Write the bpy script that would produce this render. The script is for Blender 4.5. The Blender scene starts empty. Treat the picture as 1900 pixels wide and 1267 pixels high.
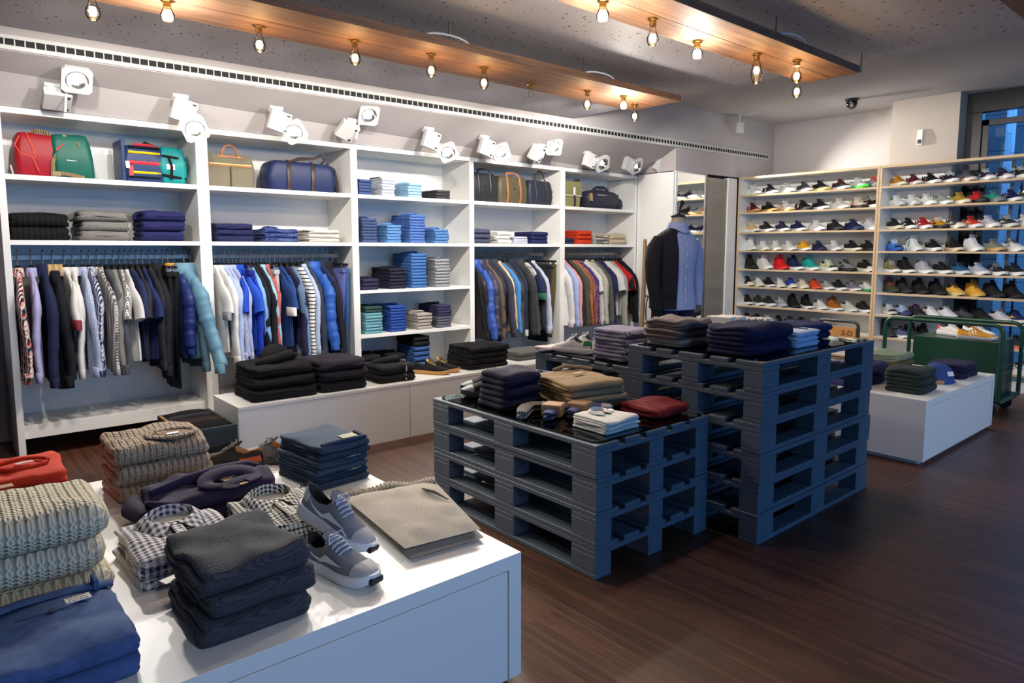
import bpy, bmesh, math, random
from math import sin, cos, pi, sqrt, radians as R
from mathutils import Vector, Matrix, noise
sc = bpy.context.scene
COL = sc.collection
# ------------------------------------------------------------------ camera
YAW, PITCH, ROLL, CAMZ, FPX = .8504, .1071, .0018, 1.3822, 1272.09
fw = Vector((cos(YAW)*cos(PITCH), sin(YAW)*cos(PITCH), -sin(PITCH)))
rt = Vector((sin(YAW), -cos(YAW), 0))
up = rt.cross(fw)
r2 = cos(ROLL)*rt + sin(ROLL)*up
u2 = -sin(ROLL)*rt + cos(ROLL)*up
cd = bpy.data.cameras.new('camera')
cd.sensor_width = 36; cd.lens = FPX/1900*36
cd.shift_x = -23.87/1900; cd.shift_y = -36.49/1900
cd.clip_start = .05; cd.clip_end = 100
cam = bpy.data.objects.new('camera', cd); COL.objects.link(cam)
M = Matrix((r2, u2, -fw)).transposed().to_4x4(); M.translation = (0, 0, CAMZ)
cam.matrix_world = M
sc.camera = cam
sc.view_settings.view_transform = 'Standard'; sc.view_settings.look = 'None'
sc.view_settings.exposure = 0.0; sc.view_settings.gamma = 1.0; sc.view_settings.use_curve_mapping = False
cy = sc.cycles
cy.use_denoising = True; cy.max_bounces = 7; cy.diffuse_bounces = 4; cy.glossy_bounces = 3
cy.transmission_bounces = 4; cy.transparent_max_bounces = 10
cy.sample_clamp_indirect = 4; cy.caustics_reflective = False; cy.caustics_refractive = False
# ------------------------------------------------------------------ world and daylight
w = bpy.data.worlds.new('dusk_sky'); sc.world = w; w.use_nodes = True
bg = w.node_tree.nodes['Background']
bg.inputs['Color'].default_value = (.10, .36, 1.0, 1); bg.inputs['Strength'].default_value = .6
def light(kind, name, loc, energy, col, target=None, **k):
    l = bpy.data.lights.new(name, kind); l.energy = energy; l.color = col
    for a, v in k.items(): setattr(l, a, v)
    o = bpy.data.objects.new(name, l); COL.objects.link(o); o.location = loc
    if target is not None:
        o.rotation_euler = (Vector(target)-Vector(loc)).to_track_quat('-Z', 'Y').to_euler()
    return o
# daylight through the shop front (assumed storefront windows, out of view on the side the camera stands)
light('AREA', 'assumed_storefront_daylight', (2.4, -4.35, 1.5), 115, (.16, .47, 1.0), (2.4, 0, 1.0), shape='RECTANGLE', size=4.6, size_y=2.2)
light('AREA', 'street_daylight', (10.4, 1.0, 3.6), 120, (.12, .42, 1.0), (9.6, 1.6, .8), shape='RECTANGLE', size=3.0, size_y=2.0)
WARM = (1.0, .86, .68); WHITE = (1.0, .94, .86)
# assumed unseen spots without fixtures, beyond the plank's edge, washing the shelving wall
for i, (lx, tx) in enumerate(((.55, .75), (1.15, 1.3), (1.75, 1.9), (2.35, 2.5), (2.95, 3.1), (3.55, 3.75), (4.15, 4.6), (4.45, 5.5))):
    light('SPOT', 'assumed_wash_spot', (lx, 3.98, 2.56), 58 if i < 6 else 90, WHITE, (tx, 5.5, 1.35), spot_size=R(104), spot_blend=.5, shadow_soft_size=.03)
# ------------------------------------------------------------------ mesh helpers
class MB:
    def __init__(s): s.v = []; s.f = []; s.m = []
    def add(s, vs, fs, m=0):
        o = len(s.v); s.v += [tuple(p) for p in vs]; s.f += [tuple(i+o for i in f) for f in fs]; s.m += [m]*len(fs)
        return s
    def box(s, x0, y0, z0, x1, y1, z1, m=0):
        return s.add([(x0,y0,z0),(x1,y0,z0),(x1,y1,z0),(x0,y1,z0),(x0,y0,z1),(x1,y0,z1),(x1,y1,z1),(x0,y1,z1)],
                     [(3,2,1,0),(4,5,6,7),(0,1,5,4),(1,2,6,5),(2,3,7,6),(3,0,4,7)], m)
    def obox(s, c, ax, ay, az, hx, hy, hz, m=0):
        c = Vector(c); ax, ay, az = Vector(ax).normalized(), Vector(ay).normalized(), Vector(az).normalized()
        p = lambda a, b, d: c+ax*a*hx+ay*b*hy+az*d*hz
        return s.add([p(-1,-1,-1),p(1,-1,-1),p(1,1,-1),p(-1,1,-1),p(-1,-1,1),p(1,-1,1),p(1,1,1),p(-1,1,1)],
                     [(3,2,1,0),(4,5,6,7),(0,1,5,4),(1,2,6,5),(2,3,7,6),(3,0,4,7)], m)
    def loft(s, rings, closed=True, cap0=True, cap1=True, m=0):
        n = len(rings[0]); vs = [p for r in rings for p in r]; fs = []
        for i in range(len(rings)-1):
            for j in range(n if closed else n-1):
                k = (j+1) % n
                fs.append((i*n+j, i*n+k, (i+1)*n+k, (i+1)*n+j))
        if cap0: fs.append(tuple(range(n-1, -1, -1)))
        if cap1: fs.append(tuple((len(rings)-1)*n+j for j in range(n)))
        return s.add(vs, fs, m)
    def tube(s, pts, r, n=8, m=0, flat=1.0, cap=True, ref=None):
        pts = [Vector(p) for p in pts]; rings = []; prev = None
        rr = r if isinstance(r, (list, tuple)) else [r]*len(pts)
        for i, p in enumerate(pts):
            t = (pts[min(i+1, len(pts)-1)]-pts[max(i-1, 0)]).normalized()
            if prev is None:
                a = Vector(ref) if ref else (Vector((0,0,1)) if abs(t.z) < .9 else Vector((1,0,0)))
                prev = (a-t*a.dot(t)).normalized()
            else: prev = (prev-t*prev.dot(t)).normalized()
            b = t.cross(prev)
            rings.append([p+prev*cos(2*pi*k/n)*rr[i]+b*sin(2*pi*k/n)*rr[i]*flat for k in range(n)])
        return s.loft(rings, True, cap, cap, m)
    def lathe(s, prof, n=16, c=(0,0,0), m=0, axis="z", cap=True):
        rings = []
        for r, z in prof:
            ring = []
            for k in range(n):
                a = 2*pi*k/n; p = (r*cos(a), r*sin(a), z)
                if axis == 'y': p = (p[0], z, p[1])
                if axis == 'x': p = (z, p[0], p[1])
                ring.append((p[0]+c[0], p[1]+c[1], p[2]+c[2]))
            rings.append(ring)
        return s.loft(rings, True, cap, cap, m)
    def mesh(s, name, mats=(), smooth=True, bevel=0, angle=40, seg=2):
        me = bpy.data.meshes.new(name); me.from_pydata(s.v, [], s.f)
        for a in mats: me.materials.append(a)
        if len(mats) > 1: me.polygons.foreach_set('material_index', s.m)
        bm = bmesh.new(); bm.from_mesh(me)
        if bevel:
            bmesh.ops.bevel(bm, geom=bm.edges[:], offset=bevel, segments=seg, affect='EDGES', profile=.5, clamp_overlap=True)
        bmesh.ops.recalc_face_normals(bm, faces=bm.faces[:]); bm.to_mesh(me); bm.free()
        if smooth:
            me.polygons.foreach_set('use_smooth', [True]*len(me.polygons))
            me.set_sharp_from_angle(angle=R(angle))
        me.update(); return me
def obj(name, me, parent=None, mat=None, loc=(0,0,0), rot=(0,0,0)):
    o = bpy.data.objects.new(name, me); COL.objects.link(o)
    o.location = loc; o.rotation_euler = rot
    if parent: o.parent = parent
    if mat is not None:
        mats = mat if isinstance(mat, (list, tuple)) else [mat]
        if not len(me.materials):
            for _ in mats: me.materials.append(None)
        for i, a in enumerate(mats):
            o.material_slots[i].link = 'OBJECT'; o.material_slots[i].material = a
    return o
def tag(o, label, cat, group=None):
    o['label'] = label; o['category'] = cat
    if group: o['group'] = group
    return o
def thing(name, label, cat, loc=(0,0,0), rz=0, group=None, rot=None):
    o = bpy.data.objects.new(name, None); COL.objects.link(o); o.empty_display_size = .05
    o.location = loc; o.rotation_euler = rot if rot else (0, 0, rz)
    return tag(o, label, cat, group)
def structure(name, me, mat):
    o = obj(name, me, None, mat); o['kind'] = 'structure'; return o
ORD = ['first','second','third','fourth','fifth','sixth','seventh','eighth','ninth','tenth','eleventh','twelfth','thirteenth','fourteenth','fifteenth','sixteenth','seventeenth','eighteenth','nineteenth','twentieth','twenty-first','twenty-second','twenty-third','twenty-fourth','twenty-fifth','twenty-sixth','twenty-seventh','twenty-eighth']
def nz(x, y, z=0): return noise.noise(Vector((x, y, z)))
# ------------------------------------------------------------------ materials
def lin(c):
    return tuple(((v/255)/12.92 if v <= 10 else (((v/255)+.055)/1.055)**2.4) for v in c)+(1,)
class NT:
    def __init__(s, name):
        s.mat = bpy.data.materials.new(name); s.mat.use_nodes = True; s.t = s.mat.node_tree
        s.b = s.t.nodes['Principled BSDF']; s.out = s.t.nodes['Material Output']
    def n(s, typ, ins=None, **p):
        q = s.t.nodes.new(typ)
        for k, v in p.items(): setattr(q, k, v)
        for k, v in (ins or {}).items(): s.put(q.inputs[k], v)
        return q
    def put(s, sock, v):
        if isinstance(v, bpy.types.NodeSocket): s.t.links.new(v, sock)
        else: sock.default_value = v
    def set(s, **k):
        for a, v in k.items(): s.put(s.b.inputs[a.replace('_', ' ')], v)
    def math(s, op, a, b=0.0, c=None):
        q = s.n('ShaderNodeMath', {0: a, 1: b}, operation=op)
        if c is not None: s.put(q.inputs[2], c)
        return q.outputs[0]
    def mix(s, fac, a, b):
        q = s.n('ShaderNodeMix', data_type='RGBA'); s.put(q.inputs[0], fac); s.put(q.inputs[6], a); s.put(q.inputs[7], b)
        return q.outputs[2]
    def xyz(s, scale=(1,1,1)):
        tc = s.n('ShaderNodeTexCoord'); mp = s.n('ShaderNodeMapping', {'Vector': tc.outputs['Object'], 'Scale': scale})
        return mp.outputs[0]
    def bump(s, h, strength=.3, dist=.005):
        b = s.n('ShaderNodeBump', {'Height': h, 'Strength': strength, 'Distance': dist}); s.set(Normal=b.outputs[0])
    def noise(s, vec, scale, detail=3, rough=.55):
        return s.n('ShaderNodeTexNoise', {'Vector': vec, 'Scale': scale, 'Detail': detail, 'Roughness': rough}).outputs[0]
MC = {}
def plain(name, c, rough=.5, metal=0, bumpn=0, spec=.5):
    key = ('p', name, c, rough, metal)
    if key in MC: return MC[key]
    t = NT(name); t.set(Base_Color=lin(c), Roughness=rough, Metallic=metal); t.b.inputs['Specular IOR Level'].default_value = spec
    v = t.xyz(); nn = t.noise(v, 14, 3)
    t.set(Base_Color=t.mix(t.math('MULTIPLY', nn, .16), lin(c), tuple(x*.8 for x in lin(c)[:3])+(1,)))
    if bumpn: t.bump(t.noise(v, 90, 2), bumpn, .002)
    MC[key] = t.mat; return t.mat
def glow(name, c, strength):
    t = NT(name); t.set(Base_Color=lin(c), Emission_Color=lin(c), Emission_Strength=strength); return t.mat
def cloth(c, kind='plain', c2=None, s=1.0, c3=None):
    """woven or knitted cloth: colour, surface pattern, second colour, pattern scale"""
    key = ('c', tuple(c), kind, c2, s, c3)
    if key in MC: return MC[key]
    t = NT('cloth_'+kind); base = lin(c); v = t.xyz()
    sx = t.n('ShaderNodeSeparateXYZ', {0: v}); X, Y, Z = sx.outputs
    T = t.math('SUBTRACT', Y, Z)
    wr = t.noise(v, 22, 4); col = base; h = wr
    dark = tuple(x*.62 for x in base[:3])+(1,)
    sq = lambda a, k, lo=0.0: t.math('GREATER_THAN', t.math('SINE', t.math('MULTIPLY', a, k)), lo)
    if kind == 'plain': col = t.mix(t.math('MULTIPLY', wr, .5), base, dark)
    elif kind == 'heather':
        col = t.mix(t.noise(v, 260*s, 2), tuple(min(1, x*1.25) for x in base[:3])+(1,), tuple(x*.6 for x in base[:3])+(1,)); h = t.noise(v, 200*s, 2)
    elif kind == 'denim':
        col = t.mix(t.noise(v, 34, 5, .7), tuple(min(1, x*1.5) for x in base[:3])+(1,), tuple(x*.5 for x in base[:3])+(1,)); h = t.noise(v, 300, 2)
    elif kind in ('rib', 'ribx'):
        a = t.math('SINE', t.math('MULTIPLY', X, 420*s)); h = a
        col = t.mix(t.math('MULTIPLY_ADD', a, .5, .5), dark, base)
    elif kind == 'knit':
        a = t.math('SINE', t.math('MULTIPLY', t.math('ADD', X, T), 700*s)); b = t.math('SINE', t.math('MULTIPLY', t.math('SUBTRACT', X, T), 700*s))
        h = t.math('MULTIPLY', a, b); col = t.mix(t.math('MULTIPLY_ADD', h, .5, .5), c2 and lin(c2) or dark, base)
    elif kind == 'cable':
        dark = tuple(x*.74 for x in base[:3])+(1,)
        wv = t.math('MULTIPLY', t.math('SINE', t.math('MULTIPLY', T, 170*s)), 1.5)
        a = t.math('SINE', t.math('ADD', t.math('MULTIPLY', X, 230*s), wv)); a2 = t.math('SINE', t.math('SUBTRACT', t.math('MULTIPLY', X, 230*s), wv))
        h = t.math('MAXIMUM', a, a2); f = t.math('MULTIPLY_ADD', h, .7, .3); col = t.mix(f, dark, base)
    elif kind == 'check':
        k = 2*pi/(.019*s); a = sq(X, k); b = sq(T, k)
        col = t.mix(t.math('MULTIPLY', t.math('ADD', a, b), .5), base, lin(c2)); h = t.noise(v, 200, 2)
    elif kind == 'plaid':
        k = 2*pi/(.04*s); a = sq(X, k, .2); b = sq(T, k, .2); d = sq(X, k*2, .93); e = sq(T, k*2, .93)
        col = t.mix(t.math('MULTIPLY', t.math('ADD', a, b), .5), base, lin(c2)); col = t.mix(t.math('MAXIMUM', d, e), col, lin(c3 or c2))
    elif kind == 'vcheck':
        k = 2*pi/(.028*s); a = sq(T, k); b2 = sq(t.math('SUBTRACT', X, Y), k)
        col = t.mix(t.math('MULTIPLY', t.math('ADD', a, b2), .5), base, lin(c2)); col = t.mix(t.math('MULTIPLY', sq(T, k*.5), b2), col, lin(c3 or c2))
    elif kind == 'stripe':
        col = t.mix(sq(Z, 2*pi/(.03*s), .62), base, lin(c2))
    elif kind == 'pin':
        col = t.mix(sq(t.math('ADD', X, Y), 2*pi/(.008*s), .4), base, lin(c2))
    elif kind == 'dots':
        vo = t.n('ShaderNodeTexVoronoi', {'Vector': v, 'Scale': 75/s, 'Randomness': .25}); col = t.mix(t.math('LESS_THAN', vo.outputs[0], .28), base, lin(c2))
    elif kind == 'print':
        a = sq(t.math('ADD', T, t.math('MULTIPLY', Y, .6)), 2*pi/(.035*s), -.1); b = sq(t.math('SUBTRACT', T, t.math('MULTIPLY', Y, .6)), 2*pi/(.035*s), .0)
        col = t.mix(t.math('ABSOLUTE', t.math('SUBTRACT', a, b)), base, lin(c2)); col = t.mix(t.math('MULTIPLY', t.noise(v, 30, 2), .3), col, base)
    elif kind == 'quilt':
        a = t.math('ABSOLUTE', t.math('SINE', t.math('MULTIPLY', t.math('ADD', t.math('ADD', X, Y), Z), 42))); b = t.math('ABSOLUTE', t.math('SINE', t.math('MULTIPLY', t.math('SUBTRACT', t.math('ADD', X, Y), Z), 42)))
        h = t.math('POWER', t.math('MINIMUM', a, b), .4); col = t.mix(h, dark, base)
    t.set(Base_Color=col, Roughness=.85 if kind != 'nylon' else .42)
    t.b.inputs['Specular IOR Level'].default_value = .25
    if kind == 'nylon':
        t.set(Base_Color=t.mix(t.math('MULTIPLY', wr, .5), base, dark)); t.bump(t.noise(t.xyz((1,1,.5)), 60, 3), .35, .004)
    elif kind == 'cable': t.bump(h, .9, .006)
    elif kind in ('rib', 'quilt'): t.bump(h, .7, .004)
    elif kind == 'knit': t.bump(h, .5, .002)
    elif kind in ('heather', 'denim'): t.bump(h, .35, .002)
    else: t.bump(t.noise(v, 45, 4), .3, .004)
    MC[key] = t.mat; return t.mat
def m_white():
    t = NT('white_laminate'); v = t.xyz(); t.set(Base_Color=t.mix(t.math('MULTIPLY', t.noise(v, 5, 3), .12), lin((238,238,234)), lin((222,222,216))), Roughness=.38); return t.mat
def m_paint(name, c, rough=.85):
    t = NT(name); v = t.xyz(); t.set(Base_Color=t.mix(t.math('MULTIPLY', t.noise(v, 2.2, 4), .25), lin(c), tuple(x*.88 for x in lin(c)[:3])+(1,)), Roughness=rough); t.bump(t.noise(v, 160, 2), .08, .002); return t.mat
def m_floor():
    t = NT('dark_bamboo_floor'); v = t.xyz()
    br = t.n('ShaderNodeTexBrick', {'Vector': t.xyz((1,1,1)), 'Scale': 1.0, 'Mortar Size': .0009, 'Brick Width': .9, 'Row Height': .024, 'Color1': (.30,.30,.30,1), 'Color2': (.85,.85,.85,1), 'Mortar': (0,0,0,1), 'Bias': -.1}, offset=.37)
    rot = t.n('ShaderNodeMapping', {'Vector': v, 'Rotation': (0, 0, pi/2)}); t.t.links.new(rot.outputs[0], br.inputs['Vector'])
    g = t.noise(t.xyz((150, 3.2, 1)), 1.0, 4, .6); g2 = t.noise(t.xyz((40, 1.4, 1)), 1.0, 3, .6); big = t.noise(v, .8, 3)
    f = t.math('ADD', t.math('MULTIPLY', g, .55), t.math('MULTIPLY', t.n('ShaderNodeSeparateColor', {0: br.outputs[0]}).outputs[0], .42))
    cr = t.n('ShaderNodeValToRGB', {0: f}); e = cr.color_ramp.elements
    e[0].position = .25; e[0].color = lin((46, 28, 19)); e[1].position = .85; e[1].color = lin((128, 82, 58))
    col = t.mix(t.math('MULTIPLY', t.math('GREATER_THAN', g2, .63), .35), cr.outputs[0], lin((128, 80, 52)))
    col = t.mix(t.math('MULTIPLY', big, .35), col, lin((44, 30, 23)))
    t.set(Base_Color=col, Roughness=t.math('MULTIPLY_ADD', g, .25, .30)); t.bump(f, .18, .002); return t.mat
def m_perf():
    t = NT('perforated_ceiling_board'); v = t.xyz()
    vo = t.n('ShaderNodeTexVoronoi', {'Vector': t.xyz((1, .62, 1)), 'Scale': 25, 'Randomness': .9})
    hole = t.math('LESS_THAN', vo.outputs[0], t.math('MULTIPLY_ADD', t.n('ShaderNodeSeparateColor', {0: vo.outputs[1]}).outputs[0], .10, .09))
    t.set(Base_Color=t.mix(hole, lin((168, 166, 172)), lin((40, 42, 50))), Roughness=.6); t.bump(t.math('SUBTRACT', 1.0, hole), .5, .004); return t.mat
def m_wood(name, c1, c2, axis=0, rough=.6, k=1.0):
    t = NT(name); s = [26*k, 26*k, 26*k]; s[axis] = 1.6*k
    g = t.noise(t.xyz(tuple(s)), 1.0, 5, .62); s2 = [90*k]*3; s2[axis] = 4*k; g2 = t.noise(t.xyz(tuple(s2)), 1.0, 3)
    f = t.math('MULTIPLY_ADD', g2, .35, t.math('MULTIPLY', g, .7)); cr = t.n('ShaderNodeValToRGB', {0: f}); e = cr.color_ramp.elements
    e[0].position = .3; e[0].color = lin(c1); e[1].position = .72; e[1].color = lin(c2)
    t.set(Base_Color=cr.outputs[0], Roughness=rough); t.bump(f, .25, .002); return t.mat
def m_glass(name, tint=(.93, .98, .96), ior=1.45, rough=0.0):
    t = NT(name); tr = t.n('ShaderNodeBsdfTransparent', {0: tint+(1,)}); gl = t.n('ShaderNodeBsdfGlossy', {'Roughness': rough, 'Color': (1,1,1,1)})
    fr = t.n('ShaderNodeFresnel', {'IOR': ior}); mx = t.n('ShaderNodeMixShader', {0: fr.outputs[0], 1: tr.outputs[0], 2: gl.outputs[0]})
    t.t.links.new(mx.outputs[0], t.out.inputs[0]); return t.mat
def m_pallet():
    t = NT('blue_grey_painted_timber'); v = t.xyz(); g = t.noise(t.xyz((9, 9, 60)), 1.0, 4, .6)
    col = t.mix(t.math('MULTIPLY', g, .55), lin((92, 104, 116)), lin((64, 73, 82))); worn = t.math('GREATER_THAN', t.noise(v, 16, 6, .7), .66)
    t.set(Base_Color=t.mix(t.math('MULTIPLY', worn, .35), col, lin((140, 128, 110))), Roughness=.58); t.bump(g, .3, .003); return t.mat
def m_brick():
    t = NT('street_stone_wall'); v = t.xyz(); rot = t.n('ShaderNodeMapping', {'Vector': v, 'Rotation': (pi/2, 0, pi/2)})
    br = t.n('ShaderNodeTexBrick', {'Vector': rot.outputs[0], 'Scale': 1.0, 'Mortar Size': .008, 'Brick Width': .42, 'Row Height': .2, 'Color1': lin((150,150,152)), 'Color2': lin((190,190,190)), 'Mortar': lin((90,90,92))})
    t.set(Base_Color=t.mix(t.math('MULTIPLY', t.noise(v, 7, 5, .7), .6), br.outputs[0], lin((220, 222, 225))), Roughness=.9); t.bump(br.outputs[1], -.4, .02); return t.mat
WHT = m_white(); WALLP = m_paint('grey_wall_paint', (178, 172, 170)); CEIL = m_paint('ceiling_paint', (172, 168, 168)); BEIGE = m_paint('beige_wall_paint', (176, 166, 156))
FLOORM = m_floor(); PERF = m_perf(); PLANK = m_wood('reclaimed_plank', (74, 52, 40), (150, 112, 84), 0, .65); PLY = m_wood('birch_ply_edge', (178, 148, 112), (214, 186, 148), 1, .55)
GLASS = m_glass('clear_glass', (.80, .90, .87), 1.5); WINGLASS = m_glass('window_glass', (.92, .96, .98), 1.3); BULBGLASS = m_glass('bulb_glass', (1, .97, .92), 1.2)
PALLET = m_pallet(); STEEL = plain('brushed_steel', (150, 148, 144), .42, 1); BLACKP = plain('black_plastic', (18, 18, 20), .45); DARKM = plain('dark_window_metal', (22, 25, 30), .35, .4)
LAMPW = plain('white_lamp_enamel', (214, 214, 212), .4); CHROME = plain('chrome', (225, 225, 225), .12, 1); BRASS = plain('brass', (180, 150, 90), .25, 1)
GREENM = plain('dark_green_enamel', (18, 62, 46), .32); MIRROR = plain('mirror_silver', (235, 238, 238), .02, 1); PAPER = plain('white_paper', (236, 236, 232), .7); KRAFT = plain('kraft_card', (178, 138, 96), .75)
INK = plain('printed_ink', (40, 40, 44), .7); LEATHER = plain('tan_leather', (150, 92, 50), .5); DKLEATHER = plain('dark_leather', (52, 38, 32), .45); RUBBER = plain('black_rubber', (20, 20, 22), .7)
# fill spot added behind the camera to brighten the near tables' fronts
light('SPOT', 'added_fill_spot', (.5, -1.5, 2.6), 85, WHITE, (.5, 1.7, .15), spot_size=R(46), spot_blend=.7, shadow_soft_size=.06)
light('SPOT', 'added_fill_spot', (5.6, -1.4, 2.7), 130, WHITE, (5.5, 1.6, .3), spot_size=R(50), spot_blend=.7, shadow_soft_size=.06)  # second unseen fill, added to whiten the long display box front
# unseen spots added behind the dropped ceiling's edge to brighten the shoe racks
for ly, ty in ((4.2, 4.3), (3.4, 3.5), (2.6, 2.7), (1.8, 2.0)):
    light('SPOT', 'added_rack_spot', (5.06, ly, 2.84), 85, WHITE, (8.0, ty, 1.25), spot_size=R(74), spot_blend=.5, shadow_soft_size=.04)
# ================================================================== the setting
structure('floor', MB().box(-2.5, -4, -.05, 8.62, 6.1, 0).mesh('floor', smooth=False), FLOORM)
structure('ceiling', MB().box(-2.5, -4, 3.0, 8.7, 6.1, 3.06).mesh('ceiling', smooth=False), CEIL)
FY = lambda x: 5.137-.0403*x                      # front line of the soffit
pc = MB()
pv = [(-2.5,-4), (4.95,-4), (4.95, FY(4.95)-.002), (-2.5, FY(-2.5)-.002)]
pc.add([(x,y,2.66) for x,y in pv]+[(x,y,2.72) for x,y in pv], [(3,2,1,0),(4,5,6,7),(0,1,5,4),(1,2,6,5),(2,3,7,6),(3,0,4,7)])
structure('ceiling_board', pc.mesh('perforated_board', smooth=False), PERF)
sf = MB(); xa, xb, xc = -2.5, 6.57, 8.59
def prism(xl, xr, prof):                          # prof(x) -> list of (y, z)
    return [[(xl, y, z) for y, z in prof(xl)], [(xr, y, z) for y, z in prof(xr)]]
sf.loft(prism(xa, xb, lambda x: [(FY(x), 3.0), (FY(x), 2.525), (5.42, 2.256), (6.1, 2.256), (6.1, 3.0)]))
sf.loft(prism(xb, xc, lambda x: [(FY(x), 3.0), (FY(x), 2.27), (6.1, 2.27), (6.1, 3.0)]))
structure('trim_soffit', sf.mesh('soffit', smooth=False), WALLP)
structure('wall_left', MB().box(-2.5, 6.05, 0, 8.6, 6.1, 3).mesh('wall_left', smooth=False), WALLP)
structure('wall_back', MB().box(8.59, 3.0, 0, 8.66, 6.1, 3).mesh('wall_back', smooth=False), WALLP)
structure('wall_pillar', MB().box(8.2, 2.515, 0, 8.6, 3.18, 3).mesh('wall_pillar', smooth=False), BEIGE)
structure('wall_window_side', MB().box(8.4, -4, 0, 8.66, -.6, 3).box(8.4, -.6, 0, 8.66, 2.515, .12).mesh('wall_window_side', smooth=False), BEIGE)
structure('wall_front', MB().box(-2.55, -4, 0, -2.5, 6.1, 3).mesh('wall_front', smooth=False), WALLP)
structure('wall_right', MB().box(-2.5, -4.05, 0, -1.4, -4, 3).box(7.8, -4.05, 0, 8.66, -4, 3).box(-1.4, -4.05, 2.65, 7.8, -4, 3).box(-1.4, -4.05, 0, 7.8, -4, .3).mesh('wall_right', smooth=False), BEIGE)  # opening assumed for the unseen storefront windows
structure('trim_mirror_bay_side', MB().box(6.54, 4.875, 0, 6.575, 5.4, 2.256).mesh('side', smooth=False, bevel=.002), WHT)
structure('wall_mirror_bay', MB().box(6.575, 4.868, 0, 7.19, 4.90, 2.27).mesh('bay', smooth=False), WHT)
structure('trim_grey_panel', MB().box(7.19, 4.85, 0, 7.60, 4.90, 2.235).mesh('grey_panel', smooth=False, bevel=.002), plain('taupe_lacquer', (142, 136, 126), .3))
structure('trim_white_panel', MB().box(7.60, 4.83, 0, 7.795, 4.90, 2.25).mesh('white_panel', smooth=False, bevel=.002), WHT)
structure('trim_floor_strip', MB().box(-2.0, 5.40, 0, .385, 5.425, .006).mesh('strip', smooth=False), STEEL)
structure('trim_floor_seam', MB().box(4.12, 1.445, 0, 8.2, 1.455, .0012).mesh('seam', smooth=False), plain('seam', (96, 72, 58), .5))
# window with dark metal frame, street beyond
WX0, WX1 = 8.42, 8.52
wf = structure('window_1', MB().box(WX0, -.6, 2.80, WX1, 2.515, 3.0).box(WX0, 2.37, 0.1, WX1, 2.515, 2.8).box(WX0, -.6, .1, WX1, 2.37, .2).box(WX0, -.6, .2, WX1, -.5, 2.8).mesh('window', smooth=False, bevel=.003), DARKM)
fr = MB().box(WX0+.03, 2.31, .2, WX1-.02, 2.37, 2.72).box(WX0+.03, -.5, 2.66, WX1-.02, 2.37, 2.72).box(WX0+.03, .85, .2, WX1-.02, .92, 2.66).box(WX0+.04, 1.985, .2, WX1-.03, 2.0, 2.72)
obj('window_sash', fr.mesh('window_sash', smooth=False, bevel=.002), wf, DARKM)
obj('window_pane', MB().box(8.465, -.5, .2, 8.471, 2.37, 2.8).mesh('window_pane', smooth=False), wf, WINGLASS)
structure('exterior_ground', MB().box(8.66, -5, -.12, 16, 7, -.02).mesh('street', smooth=False), m_paint('asphalt', (120, 122, 124)))
BRICK = m_brick()
structure('exterior_wall', MB().box(9.55, 2.44, -.02, 9.95, 4.5, 3.6).mesh('street_wall', smooth=False), BRICK)
structure('exterior_wall', MB().box(13.5, -4, -.02, 13.8, 6, 5).mesh('street_house', smooth=False), BRICK)
# ================================================================== shelving along the wall
SY0, SY1 = 5.40, 5.87
DIV = [(.391,.43), (1.554,1.637), (2.779,2.84), (4.027,4.08), (5.255,5.321), (6.50,6.535)]
bays = ['white shelf bay with backpacks, knit sweaters and a full clothes rail', 'white shelf bay with briefcase, navy duffel bag and a clothes rail', 'white shelf bay filled with stacks of folded jeans', 'white shelf bay with three leather-strapped bags above a jacket rail', 'white shelf bay with olive satchel and dark gym bag, beside the mirror']
for i in range(5):
    xl0, xl = DIV[i]; xr, xr1 = DIV[i+1]
    t = thing('shelf_unit', bays[i], 'shelf unit', (xl0, SY0, 0), group='white shelf bays along the wall')
    P = lambda nm, *b, mat=WHT: obj(nm, MB().box(b[0]-xl0, b[1]-SY0, b[2], b[3]-xl0, b[4]-SY0, b[5]).mesh(nm, smooth=False, bevel=.0015, seg=1), t, mat)
    P('side_panel', xl0, SY0, 0, xl, SY1, 2.212)
    if i == 4: P('side_panel', xr, SY0, 0, xr1, SY1, 2.212)
    P('top_panel', xl0, SY0, 2.212, xr1 if i == 4 else xr, SY1, 2.25)
    P('back_panel', xl, SY1-.012, .136, xr, SY1, 2.212)
    P('shelf', xl, SY0+.002, 1.805, xr, SY1-.012, 1.838); P('shelf', xl, SY0+.002, 1.396, xr, SY1-.012, 1.427)
    P('bottom_shelf', xl, SY0+.022, .136, xr, SY1-.012, .225)
    if i == 2:
        P('shelf', xl, SY0+.002, .985, xr, SY1-.012, 1.013); P('shelf', xl, SY0+.002, .592, xr, SY1-.012, .622)
    else:
        obj('hanging_rail', MB().box(xl-xl0, .212, 1.295, xr-xl0, .226, 1.332).mesh('hanging_rail', smooth=False, bevel=.004), t, STEEL)
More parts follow.
